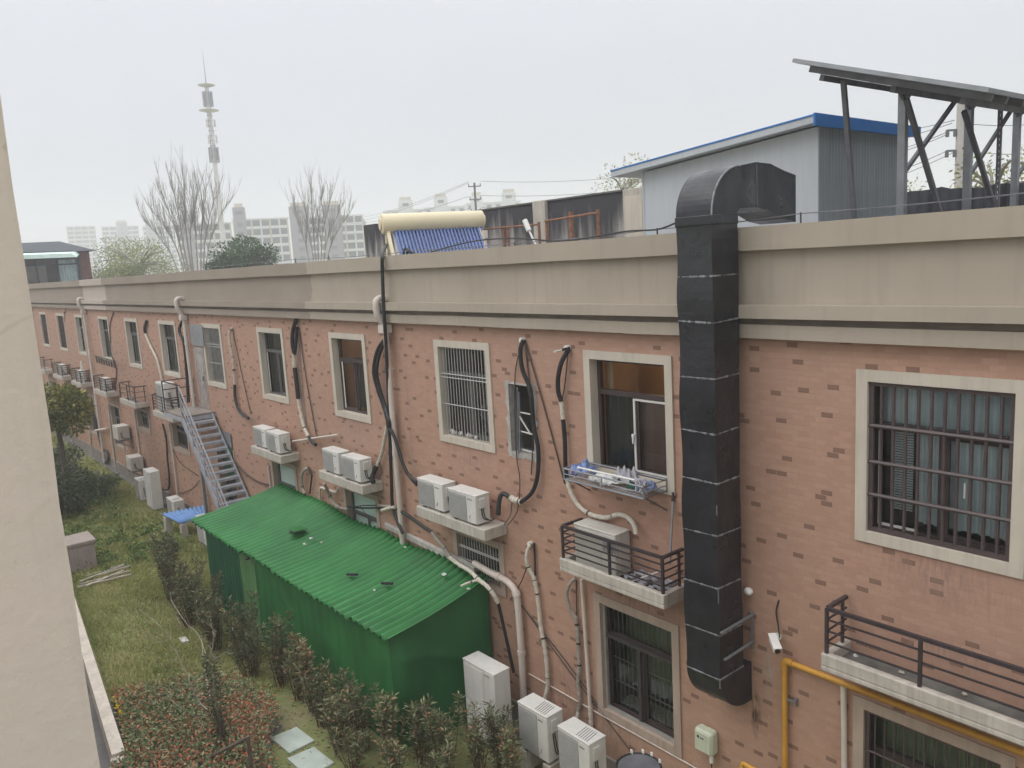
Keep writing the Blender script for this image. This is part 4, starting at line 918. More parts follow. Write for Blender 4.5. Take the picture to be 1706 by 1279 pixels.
obj('emblem', MB().cyl((x0 + .08, -.1765, zt - .10), (x0 + .08, -.180, zt - .10), .02, 10).box(x0 + .115, x0 + .17, -.1785, -.176, zt - .115, zt - .10), 'mark', mb)
obj('conduit', MB().tube([(x1 - .06, -.09, zb_ + .01), (x1 - .06, -.09, zb_ - .12)], .028, 10), 'white', mb); obj('cable', MB().tube([(x1 - .06, -.09, zb_ - .1), (x1 - .07, -.06, zb_ - .5)], .009, 6), 'black', mb)
# bottom of the frame: dark rimmed round table with pegs on its rim
c = at(1072, 1268, .75); rt = thing('round_table', 'dark rimmed round table with white pegs at the bottom edge of the picture', 'table', (c.x, c.y, .06)); rr = .30; zz = c.z - .02
c = Vector((c.x + .02, c.y - .12, zz))
obj('rim', MB().tube([c + Vector((rr * math.cos(a * math.pi / 18), rr * math.sin(a * math.pi / 18), 0)) for a in range(37)], .018, 8), 'black', rt)
obj('tabletop', MB().cyl(c - Vector((0, 0, .012)), c + Vector((0, 0, .004)), rr - .01, 36), 'steel_dark', rt)
obj('pedestal', MB().cyl((c.x, c.y, .06), (c.x, c.y, zz - .012), .03, 10), 'black', rt); obj('base', MB().cyl((c.x, c.y, .061), (c.x, c.y, .09), .2, 20), 'black', rt)
for a in (60, 95, 120, 150):
    p = c + Vector((rr * math.cos(rad(a)), rr * math.sin(rad(a)), .03)); obj('peg', MB().box(p.x - .02, p.x + .02, p.y - .008, p.y + .008, p.z - .03, p.z + .035), 'white', rt, bevel=.004)
# ------------------------------------------------------------------ clothes rack on the wall and things on it
cr = thing('clothes_rack', 'stainless wire drying rack fixed under the open window near the black duct', 'drying rack', (-7.65, 0, 5.0))
A, B_, Z0, Z1, Y0 = -8.36, -6.83, 5.0, 5.16, -.50
F = MB()
for z in (Z0, Z1): F.tube([(A, -.03, z), (A, Y0, z), (B_, Y0, z), (B_, -.03, z), (A, -.03, z)], .013, 7)
F.tube([(A, Y0, (Z0 + Z1) / 2), (B_, Y0, (Z0 + Z1) / 2)], .008, 6); F.tube([(B_, Y0, (Z0 + Z1) / 2), (B_, -.03, (Z0 + Z1) / 2)], .008, 6)
for x, y in ((A, Y0), (B_, Y0), (A, -.03), (B_, -.03), ((A + B_) / 2, Y0)): F.tube([(x, y, Z0), (x, y, Z1)], .011, 6)
obj('frame', F, 'steel', cr); S = MB()
for i in range(1, 9): S.tube([(A, -.03 + (Y0 + .03) * i / 9, Z0), (B_, -.03 + (Y0 + .03) * i / 9, Z0)], .006, 5)
obj('rods', S, 'steel', cr); [obj('brace', MB().beam((x, Y0 + .05, Z0), (x, -.01, Z0 - .28), .02), 'steel_dark', cr) for x in (B_ - .03, A + .03)]
def cloth(label, c, r, mat, n=1, seed=0):
    M_ = MB(); q = random.Random(seed)
    vs = []; nu, nv = 34, 26
    for i in range(nv + 1):
        for j in range(nu + 1):
            u, v = j / nu * 2 - 1, i / nv * 2 - 1; h = max(0, 1 - (u * u + v * v) * .55)
            vs.append(Vector(c) + Vector((u * r[0] * (1 + q.uniform(-.06, .06)), v * r[1] * (1 + q.uniform(-.06, .06)), r[2] * h * (.62 + .30 * math.sin(u * 5.1 + seed + v * 2) * math.cos(v * 4.3 - u * 1.8 + seed) + .12 * math.sin(u * 13 + v * 9 + seed)) + q.uniform(0, .016))))
    fs = [(i * (nu + 1) + j, i * (nu + 1) + j + 1, (i + 1) * (nu + 1) + j + 1, (i + 1) * (nu + 1) + j) for i in range(nv) for j in range(nu)]
    fs = [f for f in fs if abs(sum(vs[k].x - c[0] for k in f) / 4 / r[0]) ** 2.5 + abs(sum(vs[k].y - c[1] for k in f) / 4 / r[1]) ** 2.5 < 1.0 + q.uniform(-.15, .1)]
    M_.add(vs, fs); o = obj('cloth', M_, mat, ang=180); md = o.modifiers.new('solid', 'SOLIDIFY'); md.thickness = .006
    return tag(o, label, 'cloth')
cloth('crumpled blue striped cloth at the left end of the drying rack', (-8.20, -.26, 5.03), (.17, .22, .26), 'cloth_blue', seed=3)
cloth('white cloth spread along the middle of the drying rack', (-7.72, -.26, 5.012), (.30, .2, .13), 'cloth_white', seed=4)
cloth('grey lilac crumpled cloth heaped against the window on the drying rack', (-7.42, -.17, 5.02), (.22, .14, .30), 'cloth_grey', seed=5)
cloth('dark green folded cloth right of the grey one on the drying rack', (-7.14, -.27, 5.016), (.14, .14, .14), 'cloth_green', seed=6)
cloth('blue and grey cloth bunched at the right end of the drying rack', (-6.96, -.30, 5.02), (.12, .17, .20), 'cloth_blue', seed=8)
mo = thing('mop', 'white handled mop lying across the drying rack', 'mop', (-7.6, -.4, 5.2))
obj('handle', MB().tube([(-8.1, -.46, 5.21), (-7.05, -.42, 5.20)], .014, 8), 'white', mo); H = MB()
for i in range(40):
    a = Vector((-7.05, -.40, 5.19)); H.tube(smooth_path([a, a + Vector((R.uniform(.03, .12), R.uniform(-.1, .1), R.uniform(-.03, .03))), a + Vector((R.uniform(.08, .24), R.uniform(-.14, .14), R.uniform(-.14, -.05)))], 3), .006, 4)
obj('mop_head', H, 'cloth_grey', mo)
br = thing('broom_handle', 'silver handle standing on the near railed balcony ledge against the wall', 'broom', (-6.75, -.2, 3.63))
p0, p1 = at(1116, 940, .25), at(1121, 835, .05)
obj('handle', MB().tube([p0, p1], .016, 8), 'steel', br); obj('grip', MB().tube([p1, p1 + (p1 - p0).normalized() * .12], .022, 8), 'bar_dark', br)
# litter on the near railed ledge
j = MB()
for i in range(30): j.blob((-7.0 + R.uniform(-.38, .3), -.2 + R.uniform(-.16, .1), 3.63 + R.uniform(.0, .14)), (R.uniform(.03, .1), R.uniform(.03, .08), R.uniform(.02, .05)), 7, 4, .5)
tag(obj('rubbish_heap', j, 'cloth_grey'), 'heap of dark rubbish and rags beside the cream unit on the railed ledge', 'rubbish', kind='stuff')
pt = MB(); pt.tube([(-7.3, -.4, 3.66), (-6.85, -.12, 3.9)], .012, 6); tag(obj('loose_tube', pt, 'white'), 'white plastic tube leaning in the railed ledge', 'tube')
hang = MB()
for i in range(26):
    u = -7.72 + i * .012; hang.tube([(u, -.375, 4.20), (u + R.uniform(-.01, .01), -.39, 4.17), (u + R.uniform(-.01, .01), -.39, 4.08 - R.uniform(0, .06))], .006, 4)
tag(obj('mop', hang, 'cloth_grey'), 'grey mop strings draped on the front of the cream unit', 'mop')
# bits on the nearest ledge floor
for k, (px, py, l, mt_) in enumerate(((1425, 1092, 'scrap of white litter near the left end of the nearest railed ledge', 'cloth_white'), (1502, 1120, 'small tan clod on the nearest railed ledge floor', 'stick'), (1578, 1133, 'dark ringed cup lying on the nearest railed ledge floor', 'cloth_grey'), (1607, 1156, 'tan scrap right of the dark cup on the nearest ledge floor', 'stick'))):
    c = hit(px, py, 2, 3.63); tag(obj('litter', MB().blob(c, (.028, .025, .014), 8, 5, .35), mt_), l, 'litter')
# dark folded hanger on the far wall
fh = MB(); c0, c1 = at(157, 592, .4), at(190, 601, .4)
fh.tube([at(157, 591, .02), c0, c1, at(190, 600, .02)], .02, 6)
for i in range(8):
    p = c0.lerp(c1, (i + .5) / 8); fh.tube([p, p + Vector((.1, 0, -.28)), p + Vector((.22, 0, -.02)), p + Vector((.28, 0, -.3))], .014, 5)
tag(obj('folding_hanger', fh, 'bar_dark'), 'dark folding clothes hanger on the wall under the fourth far window', 'hanger')
pc = MB(); c = at(138, 620, .25); pc.hexa([c + Vector(v) for v in ((-.25, -.05, -.5), (.2, -.05, -.5), (.2, 0, -.5), (-.25, 0, -.5), (-.05, -.05, .45), (.08, -.05, .55), (.08, 0, .55), (-.05, 0, .45))]); tag(obj('cover_board', pc, 'ac'), 'pale pointed board standing behind the unit on the third far ledge', 'board')
# ------------------------------------------------------------------ steel stair
st = thing('steel_stair', 'blue grey open tread steel stair from the upper door down along the wall', 'staircase', (-22.5, -.5, .06))
SY0, SY1 = -.96, -.13; SXT, SZT = -24.5, 4.12
def sz(x): return SZT - (x - SXT) * 1.0
xe = SXT + SZT - .07
for y in (SY0 - .02, SY1 + .02): obj('stringer', MB().beam((SXT - .05, y, sz(SXT - .05) - .10), (xe, y, sz(xe) - .03), .045, .19), 'stairsteel', st)
n = 22
for i in range(1, n):
    z = SZT - i * SZT / n; x = SXT + i * SZT / n
    obj('tread', MB().box(x - .13, x + .11, SY0, SY1, z - .02, z + .015).box(x + .085, x + .115, SY0, SY1, z - .055, z - .02), 'stairsteel', st)
obj('landing', MB().box(-26.3, SXT + .04, -.98, -.001, 4.09, 4.15), 'plinth', st); obj('landing_frame', MB().box(-26.3, SXT + .05, -1.0, -.95, 3.98, 4.088).box(SXT, SXT + .05, -.95, -.001, 3.98, 4.088).box(-26.3, -26.25, -.95, -.001, 3.98, 4.088), 'stairsteel', st)
def rail(y, lo_z, mat, nm):
    F = MB()
    for h in (.35, .62, .95): F.beam((SXT, y, SZT + h), (xe - .15, y, sz(xe - .15) + h), .035 if h > .9 else .025)
    obj(nm, F, mat, st)
rail(SY0 - .03, 0, 'stairsteel', 'handrail')
for i in range(0, 6):
    x = SXT + .02 + i * .78; obj('baluster', MB().beam((x, SY0 - .03, sz(x) - .05), (x, SY0 - .03, sz(x) + .95), .035), 'stairsteel', st)
F = MB()
for x, y in ((-26.25, -.96), (-26.25, -.05), (SXT - .02, -.96)): F.beam((x, y, 4.15), (x, y, 5.10), .035)
for h in (.35, .65, .93): F.beam((-26.25, -.95, 4.15 + h), (-26.25, -.05, 4.15 + h), .03); F.beam((-26.23, -.96, 4.15 + h), (SXT - .03, -.96, 4.15 + h), .03) if h < .5 or h > .9 else None
obj('landing_rail', F, 'railing', st)
for x in (-23.4, -22.0): obj('post', MB().box(x - .04, x + .04, SY0 - .03, SY0 + .05, .06, sz(x) - .12), 'steel', st)
# ------------------------------------------------------------------ green hut
FL, FR = gnd(318, 868, 2.12), gnd(643, 1070, 2.10)
BL, BR_ = Vector((-19.75, -.06, 2.72)), Vector((-10.90, -.10, 2.62))
hut = thing('green_hut', 'green corrugated lean-to hut against the brick wall with tarpaulin end', 'hut', (-15.5, -1.2, 0))
def roofpt(u, v):
    f = FL.lerp(FR, u); b = BL.lerp(BR_, u); sag = .03 * math.sin(u * 9) * v * v + .025 * math.sin(u * 23 + 1) * v * v * v
    p = f.lerp(b, v); p.z += sag - .05 * math.sin(math.pi * v) + .012 * math.sin(u * 17 + v * 4) * v; return p
S = MB(); npit = 46; per = 6; nu = npit * per; nv = 14
idx = {}
vs = []
for i in range(nu + 1):
    for k in range(nv + 1):
        u, v = i / nu, k / nv; p = roofpt(u, v)
        lap = .018 if (i // per) % 9 == 0 else 0
        edge = .03 * math.sin((i // (per * 8)) * 2.3) + .012 * math.sin(i * .7) if k == 0 else 0
        vs.append(p + Vector((0, -edge, (.044 - .020 * k / nv) * math.cos(2 * math.pi * i / per) + lap)))
for i in range(nu):
    for k in range(nv):
        tt = .55 + .42 * math.cos(2 * math.pi * (i + .5) / per) - .30 * max(0, (k / nv - .72)) / .28 * R.uniform(.4, 1.3) + R.uniform(-.05, .05) + (.06 if (i // (per * 9)) % 2 else -.06)  # rib shading put into the colour with groove dirt; more dirt at the back
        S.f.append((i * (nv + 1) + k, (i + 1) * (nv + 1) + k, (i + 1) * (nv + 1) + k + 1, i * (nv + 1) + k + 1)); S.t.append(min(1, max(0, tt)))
S.v = vs
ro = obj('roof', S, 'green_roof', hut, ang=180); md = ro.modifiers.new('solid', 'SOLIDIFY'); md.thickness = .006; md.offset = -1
def ribbed(pa, pb, z0, z1a, z1b, pitch, depth, nvert=10, bulge=0.0, seed=1):
    S = MB(); pa, pb = Vector(pa), Vector(pb); L = (pb - pa).length; n = max(4 if bulge < .05 else 40, int(L / pitch * 6)); nrm = (pb - pa).normalized().cross(Vector((0, 0, 1))); vs = []
    q = random.Random(seed)
    for i in range(n + 1):
        for k in range(nvert + 1):
            u, v = i / n, k / nvert; p = pa.lerp(pb, u); z1 = z1a + (z1b - z1a) * u
            o = depth * math.cos(2 * math.pi * u * L / pitch) + min(1, u * 9, (1 - u) * 9) * bulge * (math.sin(u * 5 + seed) * math.sin(math.pi * v) + .35 * math.sin(u * 14 + v * 6 + seed) + (.55 * (1 - abs(math.sin(v * 5.2 + u * 2.3 + seed))) ** 3 if bulge > .05 else 0))
            vs.append(p + nrm * o + Vector((0, 0, z0 + (z1 - z0) * v)))
    S.add(vs, [(i * (nvert + 1) + k, (i + 1) * (nvert + 1) + k, (i + 1) * (nvert + 1) + k + 1, i * (nvert + 1) + k + 1) for i in range(n) for k in range(nvert)])
    return S
fy = -2.02
a, b, c = FL.x + .30, FL.x + 2.6, FL.x + 3.5
obj('front_panel', ribbed((a, fy, 0), (b, fy, 0), 0, 2.08, 2.08, .2, .016), 'green_dark', hut)['label'] = 'dark green ribbed panel at the far end'
obj('front_panel', ribbed((b, fy - .02, 0), (c + .02, fy - .02, 0), 0, 2.08, 2.08, .3, .006, bulge=.02), 'green_light', hut)['label'] = 'faded light green panel'
obj('front_panel', ribbed((c, fy - .01, 0), (FR.x - .14, fy, 0), 0, 2.08, 2.06, .34, .004, bulge=.03, seed=3), 'green_wall', hut)
obj('end_tarpaulin', ribbed((FR.x - .14, fy, 0), (BR_.x - .1, -.06, 0), 0, 2.06, 2.58, 3, .0, nvert=40, bulge=.085, seed=2), 'green_tarp', hut)
obj('end_panel', ribbed((BL.x - .1, -.06, 0), (a, fy, 0), 0, 2.60, 2.06, .2, .015), 'green_dark', hut)
obj('lamp', MB().blob((c - .12, fy - .12, 1.98), (.05, .06, .05), 8, 6, .1), 'bar_dark', hut)
obj('flashing', MB().hexa([BL + Vector((5.2, 0, .0)), BR_ + Vector((-.4, -.02, 0)), BR_ + Vector((-.4, .06, 0)), BL + Vector((5.2, .05, 0)), BL + Vector((5.2, -.0, .09)), BR_ + Vector((-.4, -.02, .09)), BR_ + Vector((-.4, .06, .12)), BL + Vector((5.2, .05, .12))]), 'mortar', hut)
def roof_hit(px, py):
    d = ray(px, py); best = None                 # walk the ray until it meets the roof plane
    n_ = (FR - FL).cross(BL - FL); t = (FL - CAM).dot(n_) / d.dot(n_); return CAM + d * t
for px, py, r, mt_, l in ((519, 900, .05, 'cloth_white', 'leftmost white scrap of the three near the tear in the green roof'), (508, 910, .045, 'cloth_white', 'lower white scrap of the three near the tear in the green roof'), (536, 907, .04, 'stick', 'tan scrap right of two white scraps on the green roof'),
        (675, 915, .03, 'cloth_white', 'tiny white scrap near the back middle of the green roof'), (740, 961, .05, 'cloth_white', 'single white scrap near the right back of the green roof'), (624, 987, .03, 'cloth_white', 'tiny white scrap near the front middle of the green roof'), (781, 985, .04, 'cloth_white', 'white splinter by the hose on the right of the green roof')):
    c = roof_hit(px, py) + Vector((0, 0, .05)); tag(obj('litter', MB().blob(c, (r, r * .8, r * .45), 8, 5, .4), mt_), l, 'litter')
for px, py, l in ((587, 961, 'left dark batten piece lying on the green roof'), (645, 976, 'right dark batten piece lying on the green roof')):
    c = roof_hit(px, py) + Vector((0, 0, .04)); tag(obj('batten', MB().beam(c + Vector((-.11, -.05, 0)), c + Vector((.11, .06, .02)), .06, .03), 'screen'), l, 'batten')
c = roof_hit(497, 886) + Vector((0, 0, .07)); tp = MB().hexa([c + Vector(v) for v in ((-.35, -.1, -.03), (.25, -.2, .03), (.3, .1, .05), (-.25, .15, -.02), (-.35, -.1, -.02), (.25, -.2, .04), (.3, .1, .06), (-.25, .15, -.01))])
tag(obj('sheet_offcut', tp, 'green_wall'), 'loose green sheet offcut with a dark gap under its edge on the green roof', 'sheet'); tag(obj('batten', MB().beam(c + Vector((.0, -.2, -.02)), c + Vector((.22, -.19, 0)), .05, .02), 'screen'), 'dark strip for the shaded gap under the loose green sheet on the roof', 'batten')  # black strip stands in for the shaded gap under the sheet edge
# ------------------------------------------------------------------ blue sheet lean-to
bs = thing('blue_shelter', 'low blue corrugated sheet roof on blocks beside the stair foot', 'shelter', (-25.8, -1.0, 0))
a0, a1, a2, a3 = gnd(268, 856, .80), gnd(338, 840, .86), gnd(338, 862, .86), gnd(300, 872, .80)
S = MB(); n = 60
P0, P1, P2, P3 = gnd(299, 872, .52), gnd(343, 858, .62), gnd(338, 842, .82), gnd(267, 856, .66); vs = []
for i in range(n + 1):
    for k in range(5):
        p = P0.lerp(P1, i / n).lerp(P3.lerp(P2, i / n), k / 4); vs.append(p + Vector((0, 0, .034 * math.cos(i * math.pi / 3))))
S.add(vs, [(i * 5 + k, (i + 1) * 5 + k, (i + 1) * 5 + k + 1, i * 5 + k + 1) for i in range(n) for k in range(4)])
o = obj('roof', S, 'bluesheet', bs, ang=180); o.modifiers.new('solid', 'SOLIDIFY').thickness = .006
for q, h_ in ((P0.lerp(P2, .14), .48), (P1.lerp(P3, .14), .55), (P2.lerp(P0, .14), .70), (P3.lerp(P1, .14), .58)): obj('block', MB().box(q.x - .11, q.x + .11, q.y - .1, q.y + .1, 0, h_), 'conc', bs, bevel=.012)
# ------------------------------------------------------------------ rooftop: heater, wall, shed, solar array
wh = thing('solar_water_heater', 'cream solar water heater tank with blue glass tubes standing on the roof edge', 'water heater', (-13.7, .9, 7.5))
ca = hit(636, 373, 1, 1.0); cb = hit(803, 366.5, 2, ca.z); TK = (cb - ca); TL = TK.length; TU = TK / TL; TN = Vector((TU.y, -TU.x, 0))
def tk(a, n, z): return Vector((ca.x, ca.y, 0)) + TU * a + TN * n + Vector((0, 0, z))
tzc = ca.z
obj('tank', MB().tube([tk(-.02, 0, tzc), tk(0, 0, tzc), tk(.02, 0, tzc), tk(TL - .02, 0, tzc), tk(TL, 0, tzc), tk(TL + .02, 0, tzc)], [.16, .21, .22, .22, .21, .16], 32), 'cream', wh)
for a, s in ((-.021, -1), (TL + .021, 1)): obj('end_cap', MB().cyl(tk(a, 0, tzc), tk(a + s * .03, 0, tzc), .13, 20), 'cream', wh)
tz, bz = tzc - .16, 7.80; n0, n1 = .13, .98; nT = 26
for i in range(nT):
    a = .26 + (TL - .34) * i / (nT - 1); obj('glass_tube', MB().tube([tk(a, n0, tz), tk(a + .06, n1, bz)], .029, 10), 'tube_blue', wh)
def tkslab(a0, a1, na, za, nb, zb, t): return MB().hexa([tk(a0, na, za), tk(a1, na, za), tk(a1, na - t, za), tk(a0, na - t, za), tk(a0, nb, zb), tk(a1, nb, zb), tk(a1, nb - t, zb), tk(a0, nb - t, zb)])
obj('reflector', tkslab(.2, TL - .02, n1 - .09, bz, n0 - .09, tz, .02), 'tube_gap', wh)
for a in (.10, TL - .10):
    obj('stand_leg', MB().beam(tk(a, -.05, tzc - .15), tk(a, -.12, 7.5), .06).beam(tk(a, .10, tz), tk(a, n1 + .02, bz - .1), .07).beam(tk(a, -.1, 8.1), tk(a, .66, 8.15), .04), 'cream', wh)
obj('bottom_rail', MB().beam(tk(.1, n1, bz - .03), tk(TL, n1, bz - .03), .1, .06), 'steel', wh)
hs = MB()
for k in range(3): hs.tube(smooth_path([tk(.30 + k * .07, .45, 8.30), tk(.34 + k * .06, .62, 8.58 - k * .05), tk(.44 + k * .05, .75, 8.40), tk(.46, .7, 8.1)], 5), .025, 7)
obj('hose_coil', hs, 'black', wh)

rw = thing('stained_wall', 'mould streaked concrete wall with piers standing on the roof behind the heater', 'wall', (-15, 4, 7.5))
y = 4.0; xl, xr = hit(620, 375, 1, y).x, hit(1044, 318, 1, y).x; zt = 9.44
obj('wall', MB().box(xl, xr, y, y + .16, 7.5, zt), 'stained', rw)
px_ = [(xl - .35, xl + .35), (-13.75, -13.35), (xr - .02, xr + .5)]
for i, (a, b) in enumerate(px_): obj('pier', MB().box(a, b, y - .10, y + .26, 7.5, zt + (.04 if i < 2 else .02)), 'stained' if i == 0 else 'conc', rw, bevel=.01)
obj('end_panel', MB().box(xr + .06, xr + .5, y - .13, y - .104, 7.5, zt - .12), 'trim', rw)
obj('wall_cap', MB().box(xl - .1, xr - .05, y - .03, y + .20, zt + .001, zt + .035), 'conc_dark', rw)
rf = thing('rusty_pipe_frame', 'rusty brown pipe frame in front of the stained roof wall, nearer the shed', 'pipe frame', (-12, 3.4, 7.5), 'rusty pipe frames on the roof')
x0, x1, z_ = hit(910, 363, 1, 3.4).x, hit(996, 353, 1, 3.4).x, 9.06; xm = hit(951, 356, 1, 3.4).x
for x, e_ in ((x0, -.05), (xm, .06), (x1, .04)): obj('post', MB().cyl((x, 3.4, 7.5), (x, 3.4, z_ + e_), .035 if x != xm else .05, 8), 'rust', rf)
obj('rail', MB().tube([(x0, 3.36, z_ - .08), (x1, 3.36, z_ - .03)], .022, 8), 'rust', rf)
rf2 = thing('rusty_pipe_frame', 'rusty brown pipe frame in front of the stained roof wall, beside the heater', 'pipe frame', (-13.8, 3.4, 7.5), 'rusty pipe frames on the roof')
for x in (-14.2, -14.05, -13.0): obj('post', MB().cyl((x, 3.4, 7.5), (x, 3.4, 8.98), .03, 8), 'rust', rf2)
obj('rail', MB().tube([(-14.95, 3.36, 8.95), (-13.0, 3.36, 8.93)], .02, 8), 'rust', rf2)
lampc = hit(880, 376, 1, 2.6); tag(obj('roof_lamp', MB().tube([lampc + Vector((-.1, 0, .12)), lampc + Vector((.02, 0, -.1))], .055, 10).tube([lampc + Vector((.02, 0, -.1)), lampc + Vector((.22, 0, -.42))], .02, 6).tube([lampc + Vector((.22, 0, -.42)), lampc + Vector((.22, 0, -1.4))], .02, 6), 'white'), 'small white lamp head on a bent stalk in front of the stained wall', 'lamp')
gb = hit(808, 392, 1, 1.6); tag(obj('valve_post', MB().cyl((gb.x, 1.6, 7.5), (gb.x, 1.6, gb.z + .03), .035, 10).cyl((gb.x, 1.6, gb.z - .05), (gb.x, 1.6, gb.z + .10), .06, 10), 'pvc'), 'short pale pipe with a cap beside the right end of the heater', 'pipe')

sh = thing('roof_shed', 'pale steel panel shed with a blue edged sloping roof on the flat roof', 'shed', (-7.7, 3.8, 7.5))
SX0, SX1, SY, SYB = -9.29, -6.08, 2.5, 5.06; zL, zR = 9.55, 9.80
S = MB(); S.add([(SX0, SY, 7.5), (SX1, SY, 7.5), (SX1, SY, zR), (SX0, SY, zL), (SX0, SYB, 7.5), (SX1, SYB, 7.5), (SX1, SYB, zR), (SX0, SYB, zL)], [(0, 1, 2, 3), (5, 4, 7, 6), (4, 0, 3, 7)])
obj('wall', S, 'shedwall', sh)
S = ribbed((SX1, SY, 0), (SX1, SYB, 0), 7.5, zR, zR, .085, .003, nvert=1); obj('side_wall', S, 'shedside', sh)
obj('corner_trim', MB().box(SX1 - .03, SX1 + .008, SY - .008, SY + .03, 7.5, zR - .01).box(SX0 - .008, SX0 + .03, SY - .008, SY + .03, 7.5, zL - .01), 'shedwall', sh)
def rz(x): return zL + (zR - zL) * (x - SX0) / (SX1 - SX0)
x0, x1, y0, y1 = SX0 - .52, SX1 + .06, SY - .22, SYB + .42
obj('roof', MB().hexa([(x0, y0, rz(x0) + .02), (x1, y0, rz(x1) + .02), (x1, y1, rz(x1) + .02), (x0, y1, rz(x0) + .02), (x0, y0, rz(x0) + .11), (x1, y0, rz(x1) + .11), (x1, y1, rz(x1) + .11), (x0, y1, rz(x0) + .11)]), 'shedwall', sh)
obj('roof_sheet', MB().hexa([(x0, y0 - .01, rz(x0) + .112), (x1, y0 - .01, rz(x1) + .112), (x1, y1, rz(x1) + .112), (x0, y1, rz(x0) + .112), (x0, y0 - .01, rz(x0) + .135), (x1, y0 - .01, rz(x1) + .135), (x1, y1, rz(x1) + .135), (x0, y1, rz(x0) + .135)]), 'blue', sh)
obj('fascia', MB().box(x1 + .002, x1 + .03, y0 - .01, y1, rz(x1) - .02, rz(x1) + .15), 'blue', sh)

sa = thing('solar_array', 'tilted dark solar panel array on a grey steel frame at the right of the roof', 'solar array', (-4.6, 4, 7.5))
PX, PY, PZ = -5.52, .92, 10.36; tl = math.tan(rad(19.2)); LEN = 8.2; WID = 2.3
def pp(u, v, o=0): return Vector((PX + u * math.cos(rad(19.2)) + o * math.sin(rad(19.2)), PY + v, PZ - u * math.sin(rad(19.2)) + o * math.cos(rad(19.2)) + .012 * v))
def slab(u0, u1, v0, v1, o0, o1): return MB().hexa([pp(u0, v0, o0), pp(u1, v0, o0), pp(u1, v1, o0), pp(u0, v1, o0), pp(u0, v0, o1), pp(u1, v0, o1), pp(u1, v1, o1), pp(u0, v1, o1)])
npn = 6
for i in range(npn):
    v0 = i * LEN / npn; v1 = v0 + LEN / npn - .02
    p = obj('panel', slab(0, WID, v0, v1, 0, .045), 'steel', sa); obj('panel_glass', slab(.02, WID - .02, v0 + .02, v1 - .02, .0455, .047), 'panel', p); obj('backsheet', slab(.03, WID - .03, v0 + .03, v1 - .03, -.004, -.001), 'shedside', p)
for v in (.22, .62, 1.1, 1.9, 2.8, 3.7, 4.6, 5.6, 6.6, 7.6): obj('purlin', slab(.12 if v < .5 else .02, WID - .03, v, v + .05, -.075, -.006), 'steel_dark', sa)
for u in (.18, 1.1, 1.9): obj('rafter', slab(u, u + .06, .40, LEN, -.15, -.078), 'steel_dark', sa)
def under(x, y): return PZ - (x - PX) * tl + .012 * (y - PY) - .16
for i, (x, y) in enumerate(((-5.2, 3.13), (-5.2, 5.3), (-5.2, 7.25))):
    obj('post', MB().box(x - .05, x + .05, y - .05, y + .05, 7.5, under(x, y) + .08), 'steel', sa)
    obj('brace', MB().beam((x, y, 8.95 + .1), (x + .05, y + 1.55, under(x, y + 1.4) + .02), .05), 'steel_dark', sa)
    obj('gusset', MB().beam((x + .02, y - .0, under(x, y) - .10), (x + .02, y + .22, under(x, y) + .07), .04).beam((x + .02, y, under(x, y) - .1), (x + .02, y - .2, under(x, y) + .07), .04), 'steel_dark', sa)
for a, b in (((1510, 165), (1556, 318)), ((1606, 185), (1652, 326))):
    obj('back_leg', MB().beam(hit(*a, 0, -4.9), hit(b[0] + 14, b[1] + 48, 0, -4.9), .06), 'steel_dark', sa)
obj('front_leg', MB().beam(hit(1405, 133, 0, -5.25), hit(1425, 385, 0, -5.25) , .055), 'steel_dark', sa)
pl = obj('perforated_leg', MB().beam(hit(1667, 178, 0, -4.4), hit(1660, 372, 0, -4.4), .05), 'steel_dark', sa)
H = MB(); a_, b_ = hit(1667, 182, 0, -4.373), hit(1661, 330, 0, -4.373)
for i in range(16):
    c = a_.lerp(b_, i / 15); H.box(c.x, c.x + .002, c.y - .009, c.y + .009, c.z - .016, c.z + .016)
obj('slot', H, 'white', pl)
# dark screen along the back of the roof, far parapet wire
SZ0, SZ1 = hit(1490, 318, 1, 9.2).z, hit(1706, 314, 1, 9.2).z
scn = MB(); n = 60
for i in range(n):
    x = -9.0 + i * .2; f = lambda q: 9.2 + .05 * math.sin(q * 1.7); zz = lambda q: SZ0 + (SZ1 - SZ0) * q / 34 + .025 * math.sin(q * .9) + .02 * math.sin(q * 2.3)
    scn.quad((x, f(i), 7.5), (x + .2, f(i + 1), 7.5), (x + .2, f(i + 1), zz(i + 1)), (x, f(i), zz(i)))
sco = tag(obj('screen_fence', scn, 'screen'), 'black fabric screen along the back edge of the roof under the solar array', 'screen'); sco.modifiers.new('solid', 'SOLIDIFY').thickness = .02
lw = thing('lightning_wire', 'thin wire on short posts along the parapet top', 'wire', (-7, .1, 8.42))
W_ = [Vector((-2.0, .1, 8.56)), Vector((-4.92, .1, 8.535)), Vector((-6.98, .1, 8.50)), Vector((-9.9, .1, 8.47)), Vector((-13.0, .1, 8.50)), Vector((-14.6, .12, 8.47)), Vector((-18, .1, 8.52)), Vector((-21, .1, 8.52)), Vector((-24.5, .1, 8.52))]
P = []
for a, b in zip(W_, W_[1:]): P += [a.lerp(b, t / 6) - Vector((0, 0, .02 * math.sin(math.pi * t / 6))) for t in range(6)]
obj('wire', MB().tube(P + [W_[-1]], .0065, 5), 'steel_dark', lw)
for p in W_[:-1] + [Vector((-16.3, .1, 8.52)), Vector((-22.6, .1, 8.52))]: obj('post', MB().cyl((p.x, p.y, 8.42), (p.x, p.y, p.z + .015), .011, 6), 'bar_dark', lw)
bc = thing('black_cable', 'sagging black cable lying over the parapet from the heater to the duct', 'cable', (-10, .1, 8.42))
